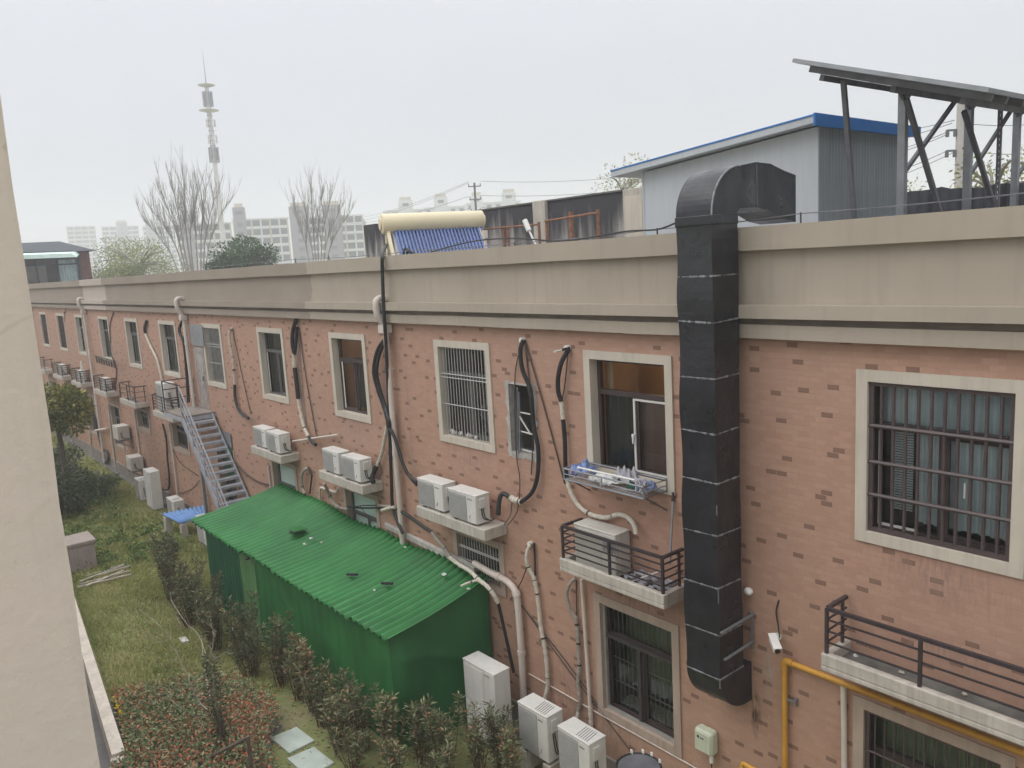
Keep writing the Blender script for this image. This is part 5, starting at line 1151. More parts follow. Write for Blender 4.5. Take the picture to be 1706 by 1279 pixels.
obj('cable', MB().tube(smooth_path([hit(*p, 1, .06) for p in ((690, 428), (752, 410), (800, 400), (860, 397), (930, 401), (985, 395), (1045, 385), (1095, 382), (1126, 371))], 6), .013, 6), 'black', bc)
# ------------------------------------------------------------------ pavilion at the far end of the roof
pv2 = thing('roof_pavilion', 'dark roofed glazed pavilion with a brick pier at the far end of the roof', 'pavilion', (-62, 3, 7.5))
X = -59.0
obj('pier', MB().box(X - 5, X, 3.95, 4.55, 7.5, 10.45), 'pavbrick', pv2); obj('back_wall', MB().box(X - 5, X - 4.8, -1, 3.95, 7.5, 10.3), 'pavbrick', pv2)
obj('roof', MB().hexa([(X - 6, -2, 10.45), (X + .35, -2, 10.45), (X + .35, 4.95, 10.40), (X - 6, 4.95, 10.40), (X - 4, -2, 11.05), (X - 1.6, -2, 11.05), (X - 1.6, 3.2, 11.15), (X - 4, 3.2, 11.15)]), 'slate', pv2)
obj('glass_canopy', MB().hexa([(X + .1, -2, 10.15), (X + .9, -2, 10.0), (X + .9, 3.6, 10.0), (X + .1, 3.95, 10.2), (X + .1, -2, 10.42), (X + .9, -2, 10.25), (X + .9, 3.3, 10.25), (X + .1, 3.8, 10.43)]), 'curtain_green', pv2)
F = MB()
for y in (-1.0, .2, 1.4, 2.6, 3.9): F.box(X - .03, X + .05, y - .05, y + .05, 7.5, 10.1)
for z in (10.05, 9.6): F.box(X - .02, X + .04, -2, 3.95, z - .04, z + .04)
obj('frame', F, 'slate', pv2); obj('glazing', MB().quad((X, -2, 7.5), (X, 3.95, 7.5), (X, 3.95, 10.1), (X, -2, 10.1)), 'glass', pv2)
obj('screen', MB().box(X - .6, X - .5, .9, 2.0, 8.3, 9.6), 'cabinet', pv2); obj('curtain', ribbed((X - .3, 2.7, 0), (X - .3, 3.8, 0), 7.5, 9.9, 9.9, .2, .04), 'curtain_blue', pv2)
obj('curtain', ribbed((X - .3, -.6, 0), (X - .3, .3, 0), 7.5, 9.3, 9.3, .2, .04), 'curtain_green', pv2)
# ------------------------------------------------------------------ far apartments, mast, poles
def apartment(label, pa, pb, ztop, cap, wallm, group=None, depth=12, floors=7, cols=6, balc=True, fh=2.95):
    pa, pb = Vector((pa.x, pa.y, 0)), Vector((pb.x, pb.y, 0)); L = (pb - pa).length; u = (pb - pa) / L; nrm = Vector((u.y, -u.x, 0))
    if nrm.dot(CAM - pa) < 0: nrm = -nrm
    t = thing('apartment_block', label, 'apartment block', (pa + pb) / 2, group)
    def bx(a, b, d0, d1, z0, z1):
        q = [pa + u * a - nrm * d0, pa + u * b - nrm * d0, pa + u * b - nrm * d1, pa + u * a - nrm * d1]
        return [v + Vector((0, 0, z0)) for v in q] + [v + Vector((0, 0, z1)) for v in q]
    obj('wall', MB().hexa(bx(0, L, 0, depth, 0, ztop)), wallm, t)
    obj('roof_edge', MB().hexa(bx(-.2, L + .2, -.3, depth, ztop + .01, ztop + .5)), 'aptwhite', t)
    for f0, f1, h in cap:
        c = obj('stair_tower', MB().hexa(bx(L * f0, L * f1, -1.25 if balc else -.4, 5, 0, ztop + h)), wallm, t)
        obj('tower_cap', MB().hexa(bx(L * f0 + .6, L * f1 - .6, 0, 4, ztop + h + .01, ztop + h + 1.3)), 'aptcream', c)
        obj('tower_window', MB().hexa(bx(L * (f0 + f1) / 2 - 1.2, L * (f0 + f1) / 2 + 1.2, -1.3 if balc else -.45, -1.26 if balc else -.41, ztop + h - 2.4, ztop + h - 1.2)), 'aptglass', c)
    for f0, f1, h in cap if balc else ():
        for f in range(floors): obj('bay_window', MB().hexa(bx(L * (f0 + f1) / 2 - .9, L * (f0 + f1) / 2 + .9, -1.3, -1.26, ztop - (f + 1) * fh + .9, ztop - (f + 1) * fh + 2.1)), 'aptglass', t)
    for f in range(floors):
        z = ztop - (f + 1) * fh + .5
        if balc: obj('balcony_band', MB().hexa(bx(.3, L - .3, -1.0, -.02, z - .55, z + .35)), 'aptwhite', t)
        for c in range(cols):
            w_ = L / cols; a = c * w_ + w_ * (.12 if balc else .25); b = (c + 1) * w_ - w_ * (.12 if balc else .25)
            obj('window', MB().hexa(bx(a, b, -.9 if balc and c % 3 else -.05, -.01, z + .36 if balc else z + .6, z + (1.95 if balc else 1.9))), 'aptglass', t)
    if balc:
        for c in range(cols + 1): a = min(max(c * L / cols, .3), L - .3); obj('pilaster', MB().hexa(bx(a - .25, a + .25, -1.1, -.03, ztop - floors * fh, ztop)), 'aptwhite' if c % 2 else 'aptcream', t)
D1 = 285
apartment('hazy grey apartment block behind the left bare tree', far(300, 440, D1), far(392, 440, D1), 25.6, [(.1, .3, 3.2)], 'aptwall', 'far apartment row')
apartment('hazy apartment block with white balconies right of the tall mast', far(395, 440, D1), far(487, 440, D1), 26.4, [(.02, .24, 4.2)], 'aptwall', 'far apartment row')
apartment('hazy apartment block behind the middle bare trees, left of the water heater', far(490, 440, D1), far(611, 440, D1), 26.3, [(.0, .26, 4.0), (.45, .7, 4.0)], 'aptwall', 'far apartment row', cols=8)
D2 = 335
apartment('pale apartment block whose roof tower rises just above the left half of the heater tank', far(639, 355, D2), far(706, 355, D2), 30.6, [(.38, .74, 4.2)], 'aptwhite', 'far pale apartments', balc=False, floors=3, cols=5)
apartment('pale apartment block seen above the right half of the heater tank', far(707, 355, D2), far(776, 355, D2), 31.0, [(.25, .58, 4.4)], 'aptwhite', 'far pale apartments', balc=False, floors=3, cols=5)
apartment('pale apartment block behind the small utility pole', far(778, 355, D2), far(868, 355, D2), 31.8, [(.08, .3, 3.4), (.66, .92, 4.0)], 'aptwhite', 'far pale apartments', balc=False, floors=3, cols=6)
apartment('faintest tower block at the left, nearest the glazed pavilion', far(120, 450, 620), far(168, 450, 620), 47, [], 'aptwall', 'faint towers in the haze', cols=4, floors=9)
apartment('faint tower block between the pavilion and the left bare tree', far(178, 450, 600), far(240, 450, 600), 45, [(.4, .7, 3)], 'aptwall', 'faint towers in the haze', cols=5, floors=9)
apartment('faint tower block just left of the large leafless tree', far(246, 450, 560), far(300, 450, 560), 42, [(.1, .4, 3)], 'aptwall', 'faint towers in the haze', cols=5, floors=9)
apartment('lower hazy block between the apartment row and the heater', far(560, 450, 400), far(640, 450, 400), 28, [(.5, .7, 3)], 'aptwall', 'faint towers in the haze', cols=6, floors=6)
ms = thing('telecom_mast', 'tall slender telecom mast with ring platforms rising through the haze', 'mast', far(376, 430, 200) * 1.0)
b0 = far(372, 400, 200); ax = Vector((b0.x, b0.y, 0)); BASE[ms] = ax.copy(); ms.location = ax
def zc_(px, py): return far(px, py, 200).z
z1, z2, z3, z4, z5 = zc_(362, 268), zc_(350, 184), zc_(347, 142), zc_(345, 120), zc_(342, 86)
obj('tube', MB().tube([ax, ax + Vector((0, 0, z1))], [.78, .48], 12), 'tower', ms)
for a in range(4): obj('lattice_leg', MB().tube([ax + Vector((.62 * math.cos(a * 1.57 + .5), .62 * math.sin(a * 1.57 + .5), z1)), ax + Vector((.45 * math.cos(a * 1.57 + .5), .45 * math.sin(a * 1.57 + .5), z3))], .07, 5), 'tower_red', ms)
obj('upper_tube', MB().tube([ax + Vector((0, 0, z1)), ax + Vector((0, 0, z3))], [.28, .18], 10), 'tower', ms)
obj('spike', MB().tube([ax + Vector((0, 0, z3)), ax + Vector((0, 0, z4)), ax + Vector((0, 0, z5))], [.15, .08, .03], 8), 'tower_red', ms)
for zz, r in ((z2, 2.2), (z3, 1.9), (z1, .95)): obj('platform', MB().tube([ax + Vector((0, 0, zz - .5)), ax + Vector((0, 0, zz)), ax + Vector((0, 0, zz + .09))], [.3, r, r], 18), 'tower', ms)
for zz, k, h in ((zc_(361, 258), 6, 3.4), (zc_(348, 165), 9, 3.2), (zc_(357, 232), 5, 1.8), (zc_(354, 205), 5, 1.6)):
    for i in range(k):
        a = 2 * math.pi * i / k; c = ax + Vector((.95 * math.cos(a), .95 * math.sin(a), zz)); obj('antenna', MB().box(c.x - .15, c.x + .15, c.y - .15, c.y + .15, c.z - h / 2, c.z + h / 2), 'tower_red' if h > 2 else 'tower', ms)
for k in range(9):
    zz = z1 + (z2 - z1) * (k + 1) / 10; obj('rung_ring', MB().tube([ax + Vector((.62 * math.cos(a * .6283), .62 * math.sin(a * .6283), zz)) for a in range(11)], .07, 5), 'tower_red', ms)
up1 = far(793, 350, 70); U = Vector((up1.x, up1.y, 0)); zt1 = far(793, 306, 70).z
def wire(a, b, sag, r): return MB().tube([a.lerp(b, t / 14) - Vector((0, 0, sag * 4 * (t / 14) * (1 - t / 14))) for t in range(15)], r, 4)
ut = thing('utility_pole', 'dark utility pole with cross arms and wires above the stained wall', 'utility pole', U); BASE[ut] = U
obj('pole', MB().tube([U, U + Vector((0, 0, zt1 + .1))], [.12, .09], 8), 'steel_dark', ut)
dr = (CR.xy.to_3d()).normalized()
ends = []
for z, h in ((zt1 - .2, .55), (zt1 - 1.3, .5), (zt1 - 2.3, .45)):
    obj('cross_arm', MB().beam(U + Vector((0, 0, z)) - dr * h, U + Vector((0, 0, z)) + dr * h, .08), 'steel_dark', ut)
    for s in (-1, 1): obj('insulator', MB().cyl(U + Vector((0, 0, z)) + dr * s * (h - .05), U + Vector((0, 0, z + .22)) + dr * s * (h - .05), .04, 6), 'steel_dark', ut)
for (pe, dd), zz, s in (((( 1015, 287), 70), zt1 + .2, 1), (((1015, 308), 72), zt1 - 1.0, 1), (((1015, 322), 72), zt1 - 2.0, 1)):
    e = far(pe[0] + 300, pe[1] - 40, dd); obj('wire', wire(U + Vector((0, 0, zz)) + dr * s * .5, e, .9, .016), 'steel_dark', ut)
for zz, ye in ((zt1 + .2, 366), (zt1 + .1, 372), (zt1 - 1.0, 372), (zt1 - 2.0, 378)): obj('wire', wire(U + Vector((0, 0, zz)) - dr * .5, far(560, ye, 150), .8, .016), 'steel_dark', ut)
q = far(1597, 300, 30); U2 = Vector((q.x, q.y, 0)); zt2 = far(1595, 182, 30).z + .6
u2 = thing('utility_pole', 'pale concrete utility pole with insulators behind the solar array', 'utility pole', U2); BASE[u2] = U2
obj('pole', MB().tube([U2, U2 + Vector((0, 0, zt2))], [.17, .11], 10), 'pole', u2)
for z in (far(1590, 217, 30).z, far(1600, 250, 30).z):
    obj('cross_arm', MB().beam(U2 + Vector((0, 0, z)) - dr * .42, U2 + Vector((0, 0, z)) + dr * .42, .06), 'steel_dark', u2)
    for s in (-.40, -.15, .38): obj('insulator', MB().cyl(U2 + Vector((0, 0, z)) + dr * s, U2 + Vector((0, 0, z - .2)) + dr * s, .06, 8), 'steel_dark', u2)
for (a, b) in (((1585, 217), (1440, 262)), ((1582, 222), (1440, 268)), ((1586, 205), (1440, 238)), ((1580, 250), (1440, 300)), ((1592, 252), (1440, 310)), ((1590, 200), (1440, 222)), ((1612, 206), (1760, 200)), ((1612, 252), (1760, 250))):
    obj('wire', wire(far(*a, 30), far(*b, 44 if b[0] < 1500 else 40), .12, .012), 'steel_dark', u2)
# ------------------------------------------------------------------ courtyard: kerb, slabs, cabinet, sticks
def inpoly(x, y, poly):
    c = False; n = len(poly)
    for i in range(n):
        (x0, y0), (x1, y1) = poly[i], poly[(i + 1) % n]
        if (y0 > y) != (y1 > y) and x < (x1 - x0) * (y - y0) / (y1 - y0) + x0: c = not c
    return c
ka, kb = gnd(208, 1250, .42), gnd(118, 975, .42)
kd = (ka - kb).normalized(); kn = Vector((-kd.y, kd.x, 0)); ke = kb - kd * 9
K = MB(); n = 46; A_ = ka; B2 = ke
for i in range(n):                               # worn top edge
    a, b = B2.lerp(A_, i / n), B2.lerp(A_, (i + 1) / n); j = lambda: Vector((0, 0, R.uniform(-.008, .006)))
    if i == 0: ja, jb = j(), j()
    jc, jd = j(), j()
    lo = lambda p: Vector((p.x, p.y, 0))
    K.quad(a + ja, b + jc, b + kn * -.20 + jd, a + kn * -.20 + jb); K.quad(lo(a), lo(b), b + jc, a + ja); K.quad(lo(b - kn * .20), lo(a - kn * .20), a - kn * .20 + jb, b - kn * .20 + jd)
    ja, jb = jc, jd
K.quad(Vector((A_.x, A_.y, 0)), Vector((A_.x, A_.y, 0)) - kn * .2, A_ - kn * .2, A_)
kw = thing('kerb_wall', 'low pale stone kerb wall along the left side of the lawn', 'kerb wall', (kb.x, kb.y, 0)); obj('wall', K, 'kerb', kw)
brk = MB()
for i in range(9): brk.blob(ka + kd * R.uniform(-.02, .22) - kn * R.uniform(.02, .2) + Vector((0, 0, R.uniform(-.25, -.02))), (R.uniform(.05, .1), R.uniform(.05, .08), R.uniform(.03, .07)), 7, 5, .35)
obj('broken_end', brk, 'kerb', kw)
for (px, py), sx, l in (((488, 1232), .34, 'upper pale stepping slab between the red bed and the shrubs'), ((518, 1268), .36, 'lower pale stepping slab at the bottom edge between the red bed and the shrubs')):
    c = gnd(px, py, .03); S = MB().hexa([c + Vector(v) for v in ((-sx, -.27, -.04), (sx, -.22, -.04), (sx * .9, .27, -.04), (-sx * .95, .22, -.04), (-sx, -.27, .012), (sx, -.22, .012), (sx * .9, .27, .012), (-sx * .95, .22, .012))]); tag(obj('stepping_slab', S, 'slab', bevel=.008), l, 'slab')
cb = thing('concrete_cabinet', 'pinkish concrete box with a flat lid standing on the lawn by the kerb', 'concrete box', gnd(140, 950))
p0, p1, p2 = gnd(163, 945), gnd(118, 952), gnd(154, 884, .95)
cx, cyy = p0.x, p0.y
h = hit(161, 909, 0, cx).z
top = [Vector((cx - .95, cyy - .95, 0)), Vector((cx, cyy - .95, 0)), Vector((cx, cyy, 0)), Vector((cx - .95, cyy, 0))]
obj('body', MB().hexa(top + [v + Vector((0, 0, .78)) for v in top]), 'cabinet', cb, bevel=.012)
gt = [v + Vector((math.copysign(.05, v.x - cx + .47), math.copysign(.05, v.y - cyy + .47), .785)) for v in top]
obj('lid', MB().hexa(gt + [v + Vector((0, 0, .09)) for v in gt]), 'cabinet', cb, bevel=.012)
tp_ = thing('timber_pile', 'loose pile of weathered sticks lying on the lawn in front of the concrete box', 'timber', gnd(175, 955))
for i in range(9):
    a = gnd(130 + R.uniform(-4, 14), 962 + i * 2.2 + R.uniform(-3, 3), .04 + .02 * (i % 3)); b = gnd(206 + R.uniform(0, 14), 938 + i * 2.6 + R.uniform(-3, 3), .05 + .02 * (i % 3)); obj('stick', MB().beam(a, b, R.uniform(.03, .06), .03), 'stick', tp_)
# ------------------------------------------------------------------ grass and ground cover
def ground_leaf(mb, x, y, z, h, w_, t, lean=.5):
    d = Vector((R.uniform(-lean, lean), R.uniform(-lean, lean), 1)); a = R.uniform(0, math.pi); s = Vector((math.cos(a), math.sin(a), 0)) * w_ / 2
    p = Vector((x, y, z)); mb.add([p - s, p + s, p + d * h], [(0, 1, 2)], t)
def fbm(x, y): return .5 + .25 * math.sin(x * 1.7 + 1.3 * math.sin(y * 1.1)) + .18 * math.sin(y * 2.9 + x * .8) + .12 * math.sin(x * 5.1 - y * 4.3)
G = MB()
def grassfill(n, xa, xb, ya, yb, h, w_, cond=None):
    for _ in range(n):
        x, y = R.uniform(xa, xb), R.uniform(ya, yb)
        if cond and not cond(x, y): continue
        if R.random() > .35 + .8 * fbm(x * .8, y * 1.2): continue
        t = min(1, max(0, .45 + .55 * (fbm(x * .9 + 3, y * 1.4) - .5) + R.uniform(-.28, .28)))
        ground_leaf(G, x, y, .0, h * R.uniform(.5, 1.3), w_, t + (.3 if R.random() < .06 else 0), .9)
kerb_y = lambda x: kb.y + (x - kb.x) * kd.y / kd.x
hutc = lambda x, y: y > kerb_y(x) + .1 and not (x > -20.6 and y > -2.15)
grassfill(110000, -24, -14.6, -5.6, -.4, .075, .016, hutc)
grassfill(70000, -34, -24, -4.9, -.35, .10, .026, hutc)
grassfill(30000, -60, -34, -4.9, -.3, .13, .05, lambda x, y: y > -4.7)
tag(obj('lawn_grass', G, 'grass', base=(-24, -3, 0)), 'rough green lawn between the kerb wall and the brick building', 'grass', kind='stuff')
Wd = MB()
for _ in range(230):
    x = R.uniform(-37, -24.5); y = R.uniform(-4.2, -1.1)
    if R.random() > fbm(x * .7 + 2, y) + .1 - .18 * (y + 1.1): continue
    r = R.uniform(.12, .34)
    for k in range(34):
        a, q = R.uniform(0, 6.28), r * math.sqrt(R.random()); p = Vector((x + q * math.cos(a), y + q * math.sin(a), R.uniform(.02, r * .9)))
        Wd.leaf(p, (R.uniform(-1, 1), R.uniform(-1, 1), R.uniform(-.1, .9)), R.uniform(.08, .16), R.uniform(.03, .06), R.random())
tag(obj('weeds', Wd, 'weed', base=(-30, -2.5, 0)), 'tangle of low green weeds on the far lawn near the wall', 'weeds', kind='stuff')
bed = [(-16.4, kerb_y(-16.4) + .1), (-16.0, -4.0), (-15.3, -3.3), (-14.2, -3.05), (-13.4, -3.15), (-12.7, -3.75), (-11.3, -3.9), (-10.8, -4.3), (-10.9, -6.2), (-13.4, -6.2), (-14.2, kerb_y(-14.2) + .05)]
PH = MB()
bx0, bx1 = -16.5, -10.7; by0, by1 = -6.2, -3.0
for _ in range(46000):
    x, y = R.uniform(bx0, bx1), R.uniform(by0, by1)
    if not inpoly(x, y, bed): continue
    top = .36 + .10 * fbm(x * 1.6, y * 1.9) - .1 * (x > -12)
    z = top * (R.random() ** .45)
    red = fbm(x * .9 + 5, y * 1.3 + 1) ; t = R.random() * .55 + (.45 if R.random() < .26 + .8 * max(0, red - .42) else 0)
    PH.leaf((x, y, z), (R.uniform(-1, 1), R.uniform(-1, 1), R.uniform(-.1, .8)), R.uniform(.05, .085), R.uniform(.022, .036), min(t, 1))
tag(obj('photinia_bed', PH, 'photinia', base=(-13, -4.6, 0)), 'dense bed of low red and green leaved shrubs at the lower left', 'ground cover', kind='stuff')
so_ = MB()
for i in range(len(bed)): pass
so_.add([(x, y, .006) for x, y in bed], [tuple(range(len(bed)))])
tag(obj('soil', so_, 'conc_dark', base=(-13, -4.6, 0)), kind='structure')
# litter leaves and bare earth between bed and shrubs
LS = MB()
for _ in range(2600):
    x, y = R.uniform(-20, -8.5), R.uniform(-4.3, -1.2)
    if (x < -11 and y > -2.1): continue
    LS.leaf((x, y, R.uniform(.01, .04)), (R.uniform(-1, 1), R.uniform(-1, 1), R.uniform(-.1, .15)), R.uniform(.05, .09), .028, R.choice([.1, .5, .9, 1, 1]))
tag(obj('fallen_leaves', LS, 'oleander', base=(-14, -3, 0)), 'brown fallen leaves scattered under the shrubs', 'fallen leaves', kind='stuff')
YF = thing('yellow_flowers', 'small clump of yellow flowers by the kerb wall at the edge of the red bed', 'flowers', gnd(196, 1185))
Fm = MB()
for px, py in ((190, 1163), (193, 1170), (194, 1180), (200, 1186), (201, 1189), (196, 1176)):
    c = gnd(px, py, .42)
    Fm = MB()
    for k in range(9): Fm.leaf(c, (R.uniform(-1, 1), R.uniform(-1, 1), R.uniform(0, 1)), .05, .03, R.random())
    obj('flower', Fm, 'yellowflower', YF)
Fs = MB()
for k in range(6): 
    c = gnd(190 + 2 * k, 1165 + 5 * k, .4); Fs.tube([c, Vector((c.x, c.y, 0))], .006, 4)
obj('stem', Fs, 'stem_red', YF)
# ------------------------------------------------------------------ shrubs along the hut
def shrub(x, y, h, spread, dens, label, tint, group=None):
    t = thing('shrub', label, 'shrub', (x, y, 0), group); S = MB(); L = MB()
    ns = int(9 + 9 * spread)
    for s in range(ns):
        a = R.uniform(0, 6.28); q = spread * R.uniform(.05, .55); hh = h * R.uniform(.62, 1.08)
        b = Vector((x + q * .35 * math.cos(a), y + q * .35 * math.sin(a), 0)); e = Vector((x + q * 1.1 * math.cos(a), y + q * 1.1 * math.sin(a), hh))
        mid = b.lerp(e, .5) + Vector((R.uniform(-.05, .05), R.uniform(-.05, .05), .05)); P = smooth_path([b, mid, e], 4)
        S.tube(P, [.011 * (1 - .7 * i / (len(P) - 1)) for i in range(len(P))], 4)
        nl = int(dens * hh)
        for k in range(nl):
            u = .12 + .90 * (R.random() ** .72); i = min(int(u * (len(P) - 1)), len(P) - 2); p = P[i].lerp(P[i + 1], u * (len(P) - 1) - i)
            d = Vector((R.uniform(-1, 1), R.uniform(-1, 1), R.uniform(-.15, 1.15 if u > .8 else .7)))
            tt = min(1, max(0, tint + R.uniform(-.35, .3) + (.15 if u > .85 else 0) + (.5 if R.random() < (.07 + .25 * max(0, tint - .4)) else 0)))
            L.leaf(p + d * R.uniform(0, .05), d, R.uniform(.06, .13), R.uniform(.016, .029), tt)
    obj('stem', S, 'stem_red', t); obj('leaf', L, 'oleander', t); return t
SH = [(-21.9, -2.55, 1.15, .75, .25, 'olive'), (-20.9, -2.85, 1.2, .8, .15, 'dark'), (-19.9, -2.65, 1.05, .75, .3, 'grey'), (-19.0, -2.95, .95, .8, .2, 'dark'), (-18.1, -2.75, 1.15, .75, .2, 'dark'), (-17.2, -2.95, .9, .8, .25, 'olive'), (-16.4, -2.65, 1.1, .7, .25, 'olive'), (-15.6, -2.85, .95, .75, .2, 'dark'),
      (-14.85, -2.55, 1.1, .6, .35, 'olive'), (-14.1, -2.55, 1.0, .6, .6, 'brown'), (-13.45, -2.5, 1.05, .5, .65, 'brown'), (-12.85, -2.65, .8, .6, .4, 'olive'), (-12.25, -2.45, .9, .55, .55, 'brown'), (-11.65, -2.45, .85, .55, .35, 'fresh'), (-11.1, -2.25, .85, .5, .5, 'brown'), (-10.6, -1.95, .85, .5, .35, 'fresh'), (-10.15, -1.75, .95, .5, .5, 'brown'), (-9.28, -1.22, 1.0, .46, .1, 'dark'), (-8.95, -1.42, .86, .45, .55, 'brown'), (-9.78, -1.38, .82, .48, .5, 'brown'),
      (-12.0, -2.75, .7, .45, .5, 'brown'), (-11.3, -2.85, .62, .5, .45, 'fresh'), (-10.5, -2.55, .62, .5, .5, 'brown'), (-9.7, -2.2, .62, .5, .4, 'fresh')]
WHERE = ['at the far end of the shrub row beside the lawn', 'second in the row, by the dark end of the green hut', 'in front of the dark ribbed hut panel', 'in front of the faded light green hut panel', 'with a pinkish tip beside the faded panel', 'fifth along the front of the hut, left of the bare sapling top', 'behind the forked top of the bare sapling', 'behind the bare sapling trunk',
         'before the middle of the hut front', 'above the upper stepping slab, tall and upright', 'narrow and upright right of the upper stepping slab', 'low, before the hut just right of the stepping slabs', 'in front of the hut left of the roof corner', 'directly below the front right corner of the green roof', 'in front of the tarpaulin end, left part', 'in front of the tarpaulin end, right part', 'in front of the tall twin fan unit', 'tall and dark between the tall unit and the ground unit', 'reddish, covering the corner of the ground unit', 'hiding the foot of the tall twin fan unit',
         'in the front row right of the lower slab', 'in the front row below the roof corner at the bottom edge', 'in the front row at the bottom edge below the tarpaulin', 'at the right end of the front row at the bottom edge']
for (x, y, h, s, tn, kd_), wh_ in zip(SH, WHERE):
    shrub(x, y, h * (1.28 if y > -2.8 or x < -16 else 1.12), s * 1.05, 84 if x > -16 else 80, {'olive': 'olive green', 'dark': 'dark', 'grey': 'grey green', 'brown': 'brownish', 'fresh': 'fresh green'}[kd_] + ' shrub ' + wh_, tn, 'shrubs along the green hut')
# dry grey brush heap in front of the second shrub
def twig(mb, p, d, L, r, depth, spread=.5, n=5, up=.15, kids=(2, 3), shrink=.62, seg=4, jit=.18):
    P = [p]; dd = Vector(d).normalized()
    for i in range(n):
        dd = (dd + Vector((R.uniform(-jit, jit), R.uniform(-jit, jit), R.uniform(-jit, jit) * .6 + up * .3))).normalized(); P.append(P[-1] + dd * L / n)
    mb.tube(P, [max(r * (1 - .55 * i / n), .0015) for i in range(n + 1)], seg, cap=False)
    if depth > 0:
        for _ in range(R.randint(*kids)):
            k = R.randint(max(1, n // 3), n); q = P[k]
            e = (dd + Vector((R.uniform(-1, 1), R.uniform(-1, 1), R.uniform(-.3, .8) + up)) * spread).normalized(); twig(mb, q, e, L * shrink * R.uniform(.75, 1.15), r * .55, depth - 1, spread, n, up, kids, shrink, seg, jit)
# bare sapling
sp_ = thing('bare_sapling', 'leafless young tree with pale twigs standing in the red leaved bed', 'sapling', gnd(372, 1240))
b = gnd(374, 1262); B = MB()
top = b + Vector((-.1, .1, 1.05))
def towards(px, py, y): return hit(px, py, 1, y)
T0 = [b, hit(369, 1215, 1, b.y), hit(362, 1180, 1, b.y - .02)]
B.tube(smooth_path(T0, 5), [.075 - .002 * i for i in range(11)], 8)
def br_(pts, r, yoff=0, nm=None):
    n_ = len(pts); P = [hit(px, py, 1, b.y + yoff * i / (n_ - 1)) for i, (px, py) in enumerate(pts)]; P = smooth_path(P, 4); return P, [max(.003, r * (1 - .75 * i / (len(P) - 1))) for i in range(len(P))]
obj('trunk', B, 'bark', sp_); 
C1 = MB()
for pts, r, yo in (([(362, 1184), (358, 1150), (352, 1110), (354, 1075), (357, 1050)], 0.0156, .1), ([(351, 1165), (344, 1130), (338, 1090), (336, 1060)], 0.0177, .25)): C1.tube(*br_(pts, r, yo), 7)
for pts, r, yo in (([(352, 1165), (351, 1110), (355, 1075), (357, 1062), (357, 1055)], 0.0135, -.1), ([(352, 1101), (364, 1094), (382, 1083)], 0.0073, -.2), ([(357, 1060), (354, 1051)], 0.0052, 0), ([(357, 1060), (361, 1050)], 0.0052, 0),
        ([(347, 1183), (331, 1168), (320, 1145), (305, 1110), (292, 1082), (282, 1062), (270, 1046), (252, 1030), (231, 1015)], 0.0114, -.5), ([(282, 1060), (270, 1070), (252, 1062), (240, 1055)], 0.0036, -.4), ([(303, 1105), (286, 1100), (272, 1115)], 0.0036, -.3), ([(285, 1068), (300, 1045), (296, 1030)], 0.0031, .1),
        ([(343, 1195), (322, 1192), (302, 1180), (280, 1160), (264, 1138)], 0.0083, -.45), ([(312, 1187), (285, 1190), (262, 1180), (244, 1160)], 0.0047, -.3), ([(300, 1180), (275, 1165), (245, 1145)], 0.0042, -.6), ([(352, 1120), (332, 1060), (312, 1040), (295, 1015), (286, 1000)], 0.0062, .5), ([(312, 1040), (288, 1006), (283, 985)], 0.0036, .3), ([(366, 1225), (358, 1205), (350, 1195)], 0.0104, -.2)):
    C1.tube(*br_(pts, r, yo), 6)
    P, _ = br_(pts, r, yo)
    for k in range(3, len(P) - 1, 4): twig(C1, P[k], (R.uniform(-1, .4), R.uniform(-.5, .5), R.uniform(-.1, 1)), R.uniform(.12, .3), .004, 1, .6, 3, .1, (1, 2), .6, 3)
obj('branch', C1, 'bark_pale', sp_)
IV = MB()
for k in range(1300):
    p = T0[0].lerp(T0[2], R.random() * 2.1); a = R.uniform(0, 6.28); q = R.uniform(.02, .13); IV.leaf(p + Vector((q * math.cos(a), q * math.sin(a), 0)), (math.cos(a), math.sin(a), R.uniform(-.4, .8)), R.uniform(.05, .08), .025, R.random() * .55)
obj('ivy', IV, 'oleander', sp_)
sq = thing('support_stakes', 'grey timber tree support with a slanting rail and a post in the red bed', 'tree stake', gnd(410, 1250))
obj('rail', MB().tube([hit(332, 1270, 1, b.y - .45), hit(412, 1229, 1, b.y + .05)], .028, 8), 'bark', sq); p = hit(413, 1230, 1, b.y + .05); obj('post', MB().tube([Vector((p.x, p.y, 0)), p + Vector((0, 0, .04))], .032, 8), 'bark', sq)
for px, py, l, m_ in ((306, 1065, 'pale scrap of plastic on the lawn beside the bare sapling', 'cloth_white'), (158, 878, 'small pale board scrap on the far lawn', 'stick'), (258, 888, 'pale broken slab half sunk in the grass left of the green hut', 'kerb'), (275, 884, 'second pale stone beside the broken slab near the hut', 'kerb')):
    c = gnd(px, py, .04); tag(obj('scrap', MB().hexa([c + Vector(v) for v in ((-.18, -.06, -.03), (.16, -.08, -.02), (.18, .07, -.02), (-.15, .08, -.03), (-.18, -.06, .0), (.16, -.08, .02), (.18, .07, .01), (-.15, .08, .0))]), m_), l, 'scrap')
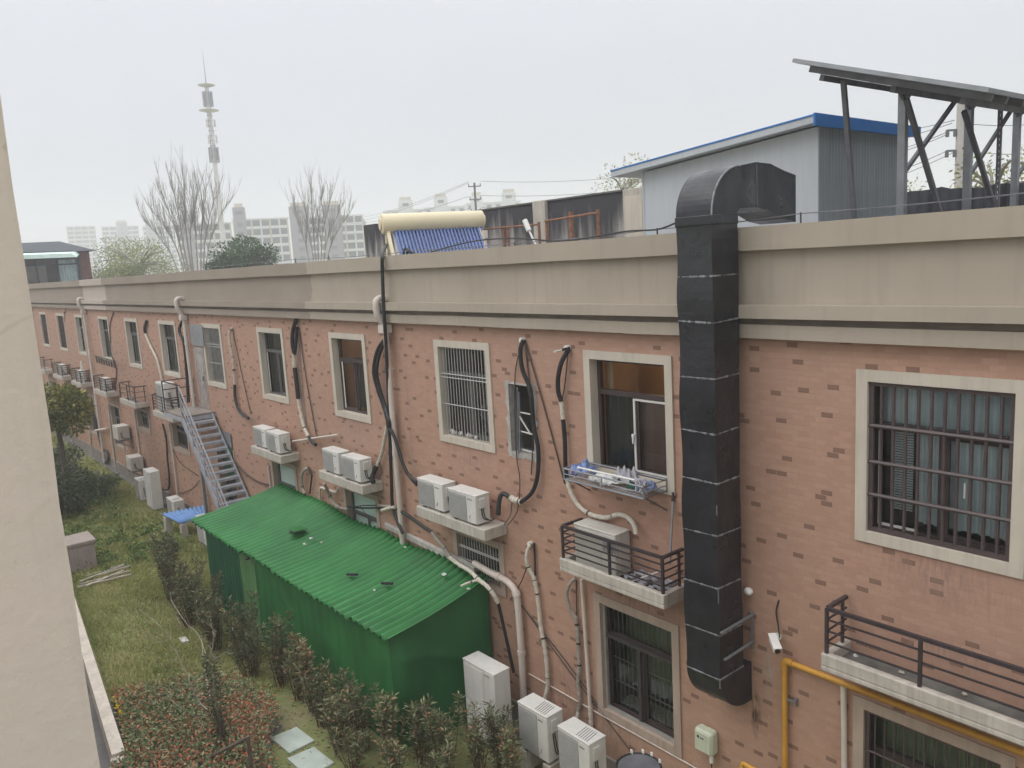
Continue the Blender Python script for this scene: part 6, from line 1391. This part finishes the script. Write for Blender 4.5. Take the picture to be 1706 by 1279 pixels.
# ------------------------------------------------------------------ bushes and trees
def foliage(mb, c, r, n, size, tint=.5, lumps=9, flat=1.0, rnd=R):
    c = Vector(c); L = []
    for _ in range(lumps):
        a, b_ = rnd.uniform(0, 6.28), rnd.uniform(-.75, .9); q = rnd.uniform(.35, .8)
        L.append((c + Vector((r[0] * q * math.cos(a) * math.sqrt(1 - b_ * b_), r[1] * q * math.sin(a) * math.sqrt(1 - b_ * b_), r[2] * q * b_)), rnd.uniform(.28, .52), rnd.uniform(-.22, .22)))
    for _ in range(n):
        o, k, dt = rnd.choice(L); d = Vector((rnd.gauss(0, 1), rnd.gauss(0, 1), rnd.gauss(0, 1))).normalized(); q = rnd.random() ** .4
        p = o + Vector((d.x * r[0] * k * q, d.y * r[1] * k * q, d.z * r[2] * k * q))
        mb.leaf(p, (d.x + rnd.uniform(-.8, .8), d.y + rnd.uniform(-.8, .8), d.z * flat + rnd.uniform(-.6, .6)), size * rnd.uniform(.7, 1.3), size * rnd.uniform(.35, .55), min(1, max(0, tint + dt + rnd.uniform(-.3, .3))))
def tree(name, label, base, h, r, n, size, leaf, tint, cat='tree', trunk=.12, bark='bark', lumps=10, group=None):
    t = thing(name, label, cat, base, group); b = Vector(base); B = MB(); hub = b + Vector((0, 0, h - r[2] * 1.2))
    B.tube(smooth_path([b, b.lerp(hub, .5) + Vector((R.uniform(-.1, .1), R.uniform(-.1, .1), 0)), hub], 4), [trunk * (1 - .045 * i) for i in range(9)], 7)
    for k in range(9):
        a = R.uniform(0, 6.28); e = b + Vector((r[0] * .7 * math.cos(a), r[1] * .7 * math.sin(a), h - r[2] * R.uniform(.4, 1.3))); B.tube(smooth_path([hub, hub.lerp(e, .5) + Vector((0, 0, r[2] * .15)), e], 4), [trunk * .5 * (1 - .1 * i) for i in range(9)], 5)
    obj('trunk', B, bark, t); F = MB(); foliage(F, b + Vector((0, 0, h - r[2])), r, n, size, tint, lumps); obj('crown', F, leaf, t); return t
tree('courtyard_tree', 'dark leafy courtyard tree with yellowish top at the left, before the far ledges', (-32.0, -3.05, 0), 4.9, (1.4, 1.2, 1.1), 8500, .16, 'canopy', .55, lumps=13)
for x, y, h, r, l, tn in ((-36.4, -2.6, 1.7, 1.5, 'large dark bush below the courtyard tree', .3), (-34.2, -2.0, 1.25, 1.35, 'grey green bush right of the large dark bush on the far lawn', .5), (-32.0, -3.35, 2.4, 1.25, 'tall dark bush under the crown of the courtyard tree', .2), (-33.6, -3.6, 1.1, .95, 'low dark bush next to the near pier edge at the left', .35)):
    t = thing('bush', l, 'bush', (x, y, 0)); S = MB()
    for k in range(7): a = R.uniform(0, 6.28); S.tube([(x, y, 0), (x + .5 * r * math.cos(a), y + .5 * r * math.sin(a), h * .7)], .02, 5)
    obj('stem', S, 'bark', t); F = MB(); foliage(F, (x, y, h * .5), (r, r, h * .55), 4200, .14, tn, 11); obj('leaf', F, 'bushleaf', t)
p = far(232, 440, 88); tree('spring_tree', 'pale yellow green tree beyond the roof, right of the glazed pavilion', (p.x, p.y, 0), 13.0, (5.6, 4.2, 2.9), 5200, .23, 'springtree', .55, trunk=.28, bark='bark_grey', lumps=22)
p = far(410, 440, 62); tree('evergreen_tree', 'dark green rounded tree top rising above the parapet below the mast', (p.x, p.y, 0), 11.0, (3.0, 2.6, 2.3), 8500, .22, 'fartree', .5, trunk=.25, lumps=14)
p = far(372, 440, 64); tree('evergreen_tree', 'small dark tree top just left of the dark green tree above the parapet', (p.x, p.y, 0), 9.35, (1.5, 1.5, 1.2), 2400, .2, 'fartree', .4, trunk=.2, lumps=7)
p = far(195, 455, 84); tree('spring_tree', 'low olive tree top along the parapet left of the pale yellow green tree', (p.x, p.y, 0), 10.4, (4.5, 3, 1.5), 2600, .22, 'springtree', .2, trunk=.2, bark='bark_grey', lumps=9)
p = far(1038, 300, 42); tree('blossom_tree', 'pale blossoming tree top behind the stained wall left of the shed', (p.x, p.y, 0), 13.1, (1.7, 1.6, 1.5), 900, .16, 'blossom', .6, trunk=.14, bark='bark_grey', lumps=12)
p = far(1655, 320, 26); tree('spring_tree', 'light green tree behind the screen under the solar array', (p.x, p.y, 0), 10.7, (1.2, 1.1, 1.2), 800, .13, 'springtree', .75, trunk=.12, bark='bark_grey', lumps=12)
p = far(1545, 320, 30); tree('spring_tree', 'faint pale tree between the two array posts next to the concrete utility pole', (p.x, p.y, 0), 10.2, (1.6, 1.4, 1.1), 500, .15, 'blossom', .4, trunk=.12, bark='bark_grey', lumps=9)
def bare_tree(label, specs, dist, pxb, base_z=0):
    p = far(*pxb, dist); t = thing('bare_tree', label, 'tree', (p.x, p.y, 0), 'leafless trees beyond the roof'); B = MB(); b = Vector((p.x, p.y, 0)); side = dr; Tm = MB()
    for (bx_, by_), (tx, ty), r in specs:
        a = far(bx_, by_, dist); e = far(tx, ty, dist); bb = b + Vector((0, 0, 3.0))
        c = bb.lerp(a, .6); P = smooth_path([bb, a, a.lerp(e, .5) + dr * (.14 * (a - e).dot(dr)), e], 6)
        Tm.tube(P, [max(.02, r * .62 * (1 - .85 * i / (len(P) - 1))) for i in range(len(P))], 5)
        for k in range(7, len(P) - 1):
            for _ in range(2):
                d = (P[k + 1] - P[k]).normalized() + Vector((R.uniform(-.55, .55), R.uniform(-.55, .55), R.uniform(.1, .6))); twig(B, P[k], d, R.uniform(1.6, 3.4) * (1 - .4 * k / len(P)), .024, 2, .34, 4, .3, (2, 3), .6, 3, .06)
    Tm.tube([b, b + Vector((0, 0, 3.1))], [.4, .3], 8)
    obj('trunk', Tm, 'bark_grey', t); obj('branch', B, 'bark_grey', t)
bare_tree('large leafless tree fanning up in front of the mast foot', [((305, 430), (268, 318), .15), ((308, 420), (285, 300), .16), ((312, 400), (305, 296), .16), ((318, 410), (330, 310), .15), ((328, 420), (322, 330), .14), ((335, 420), (345, 305), .15), ((340, 425), (362, 318), .14), ((300, 430), (250, 345), .13), ((345, 430), (378, 340), .12), ((292, 440), (240, 365), .1)], 78, (322, 440))
bare_tree('second leafless tree standing left of the solar water heater', [((522, 430), (505, 335), .14), ((525, 420), (517, 306), .15), ((530, 420), (538, 310), .15), ((535, 425), (552, 325), .13), ((540, 430), (572, 340), .12), ((515, 435), (488, 340), .12), ((545, 435), (585, 350), .1)], 84, (528, 440))
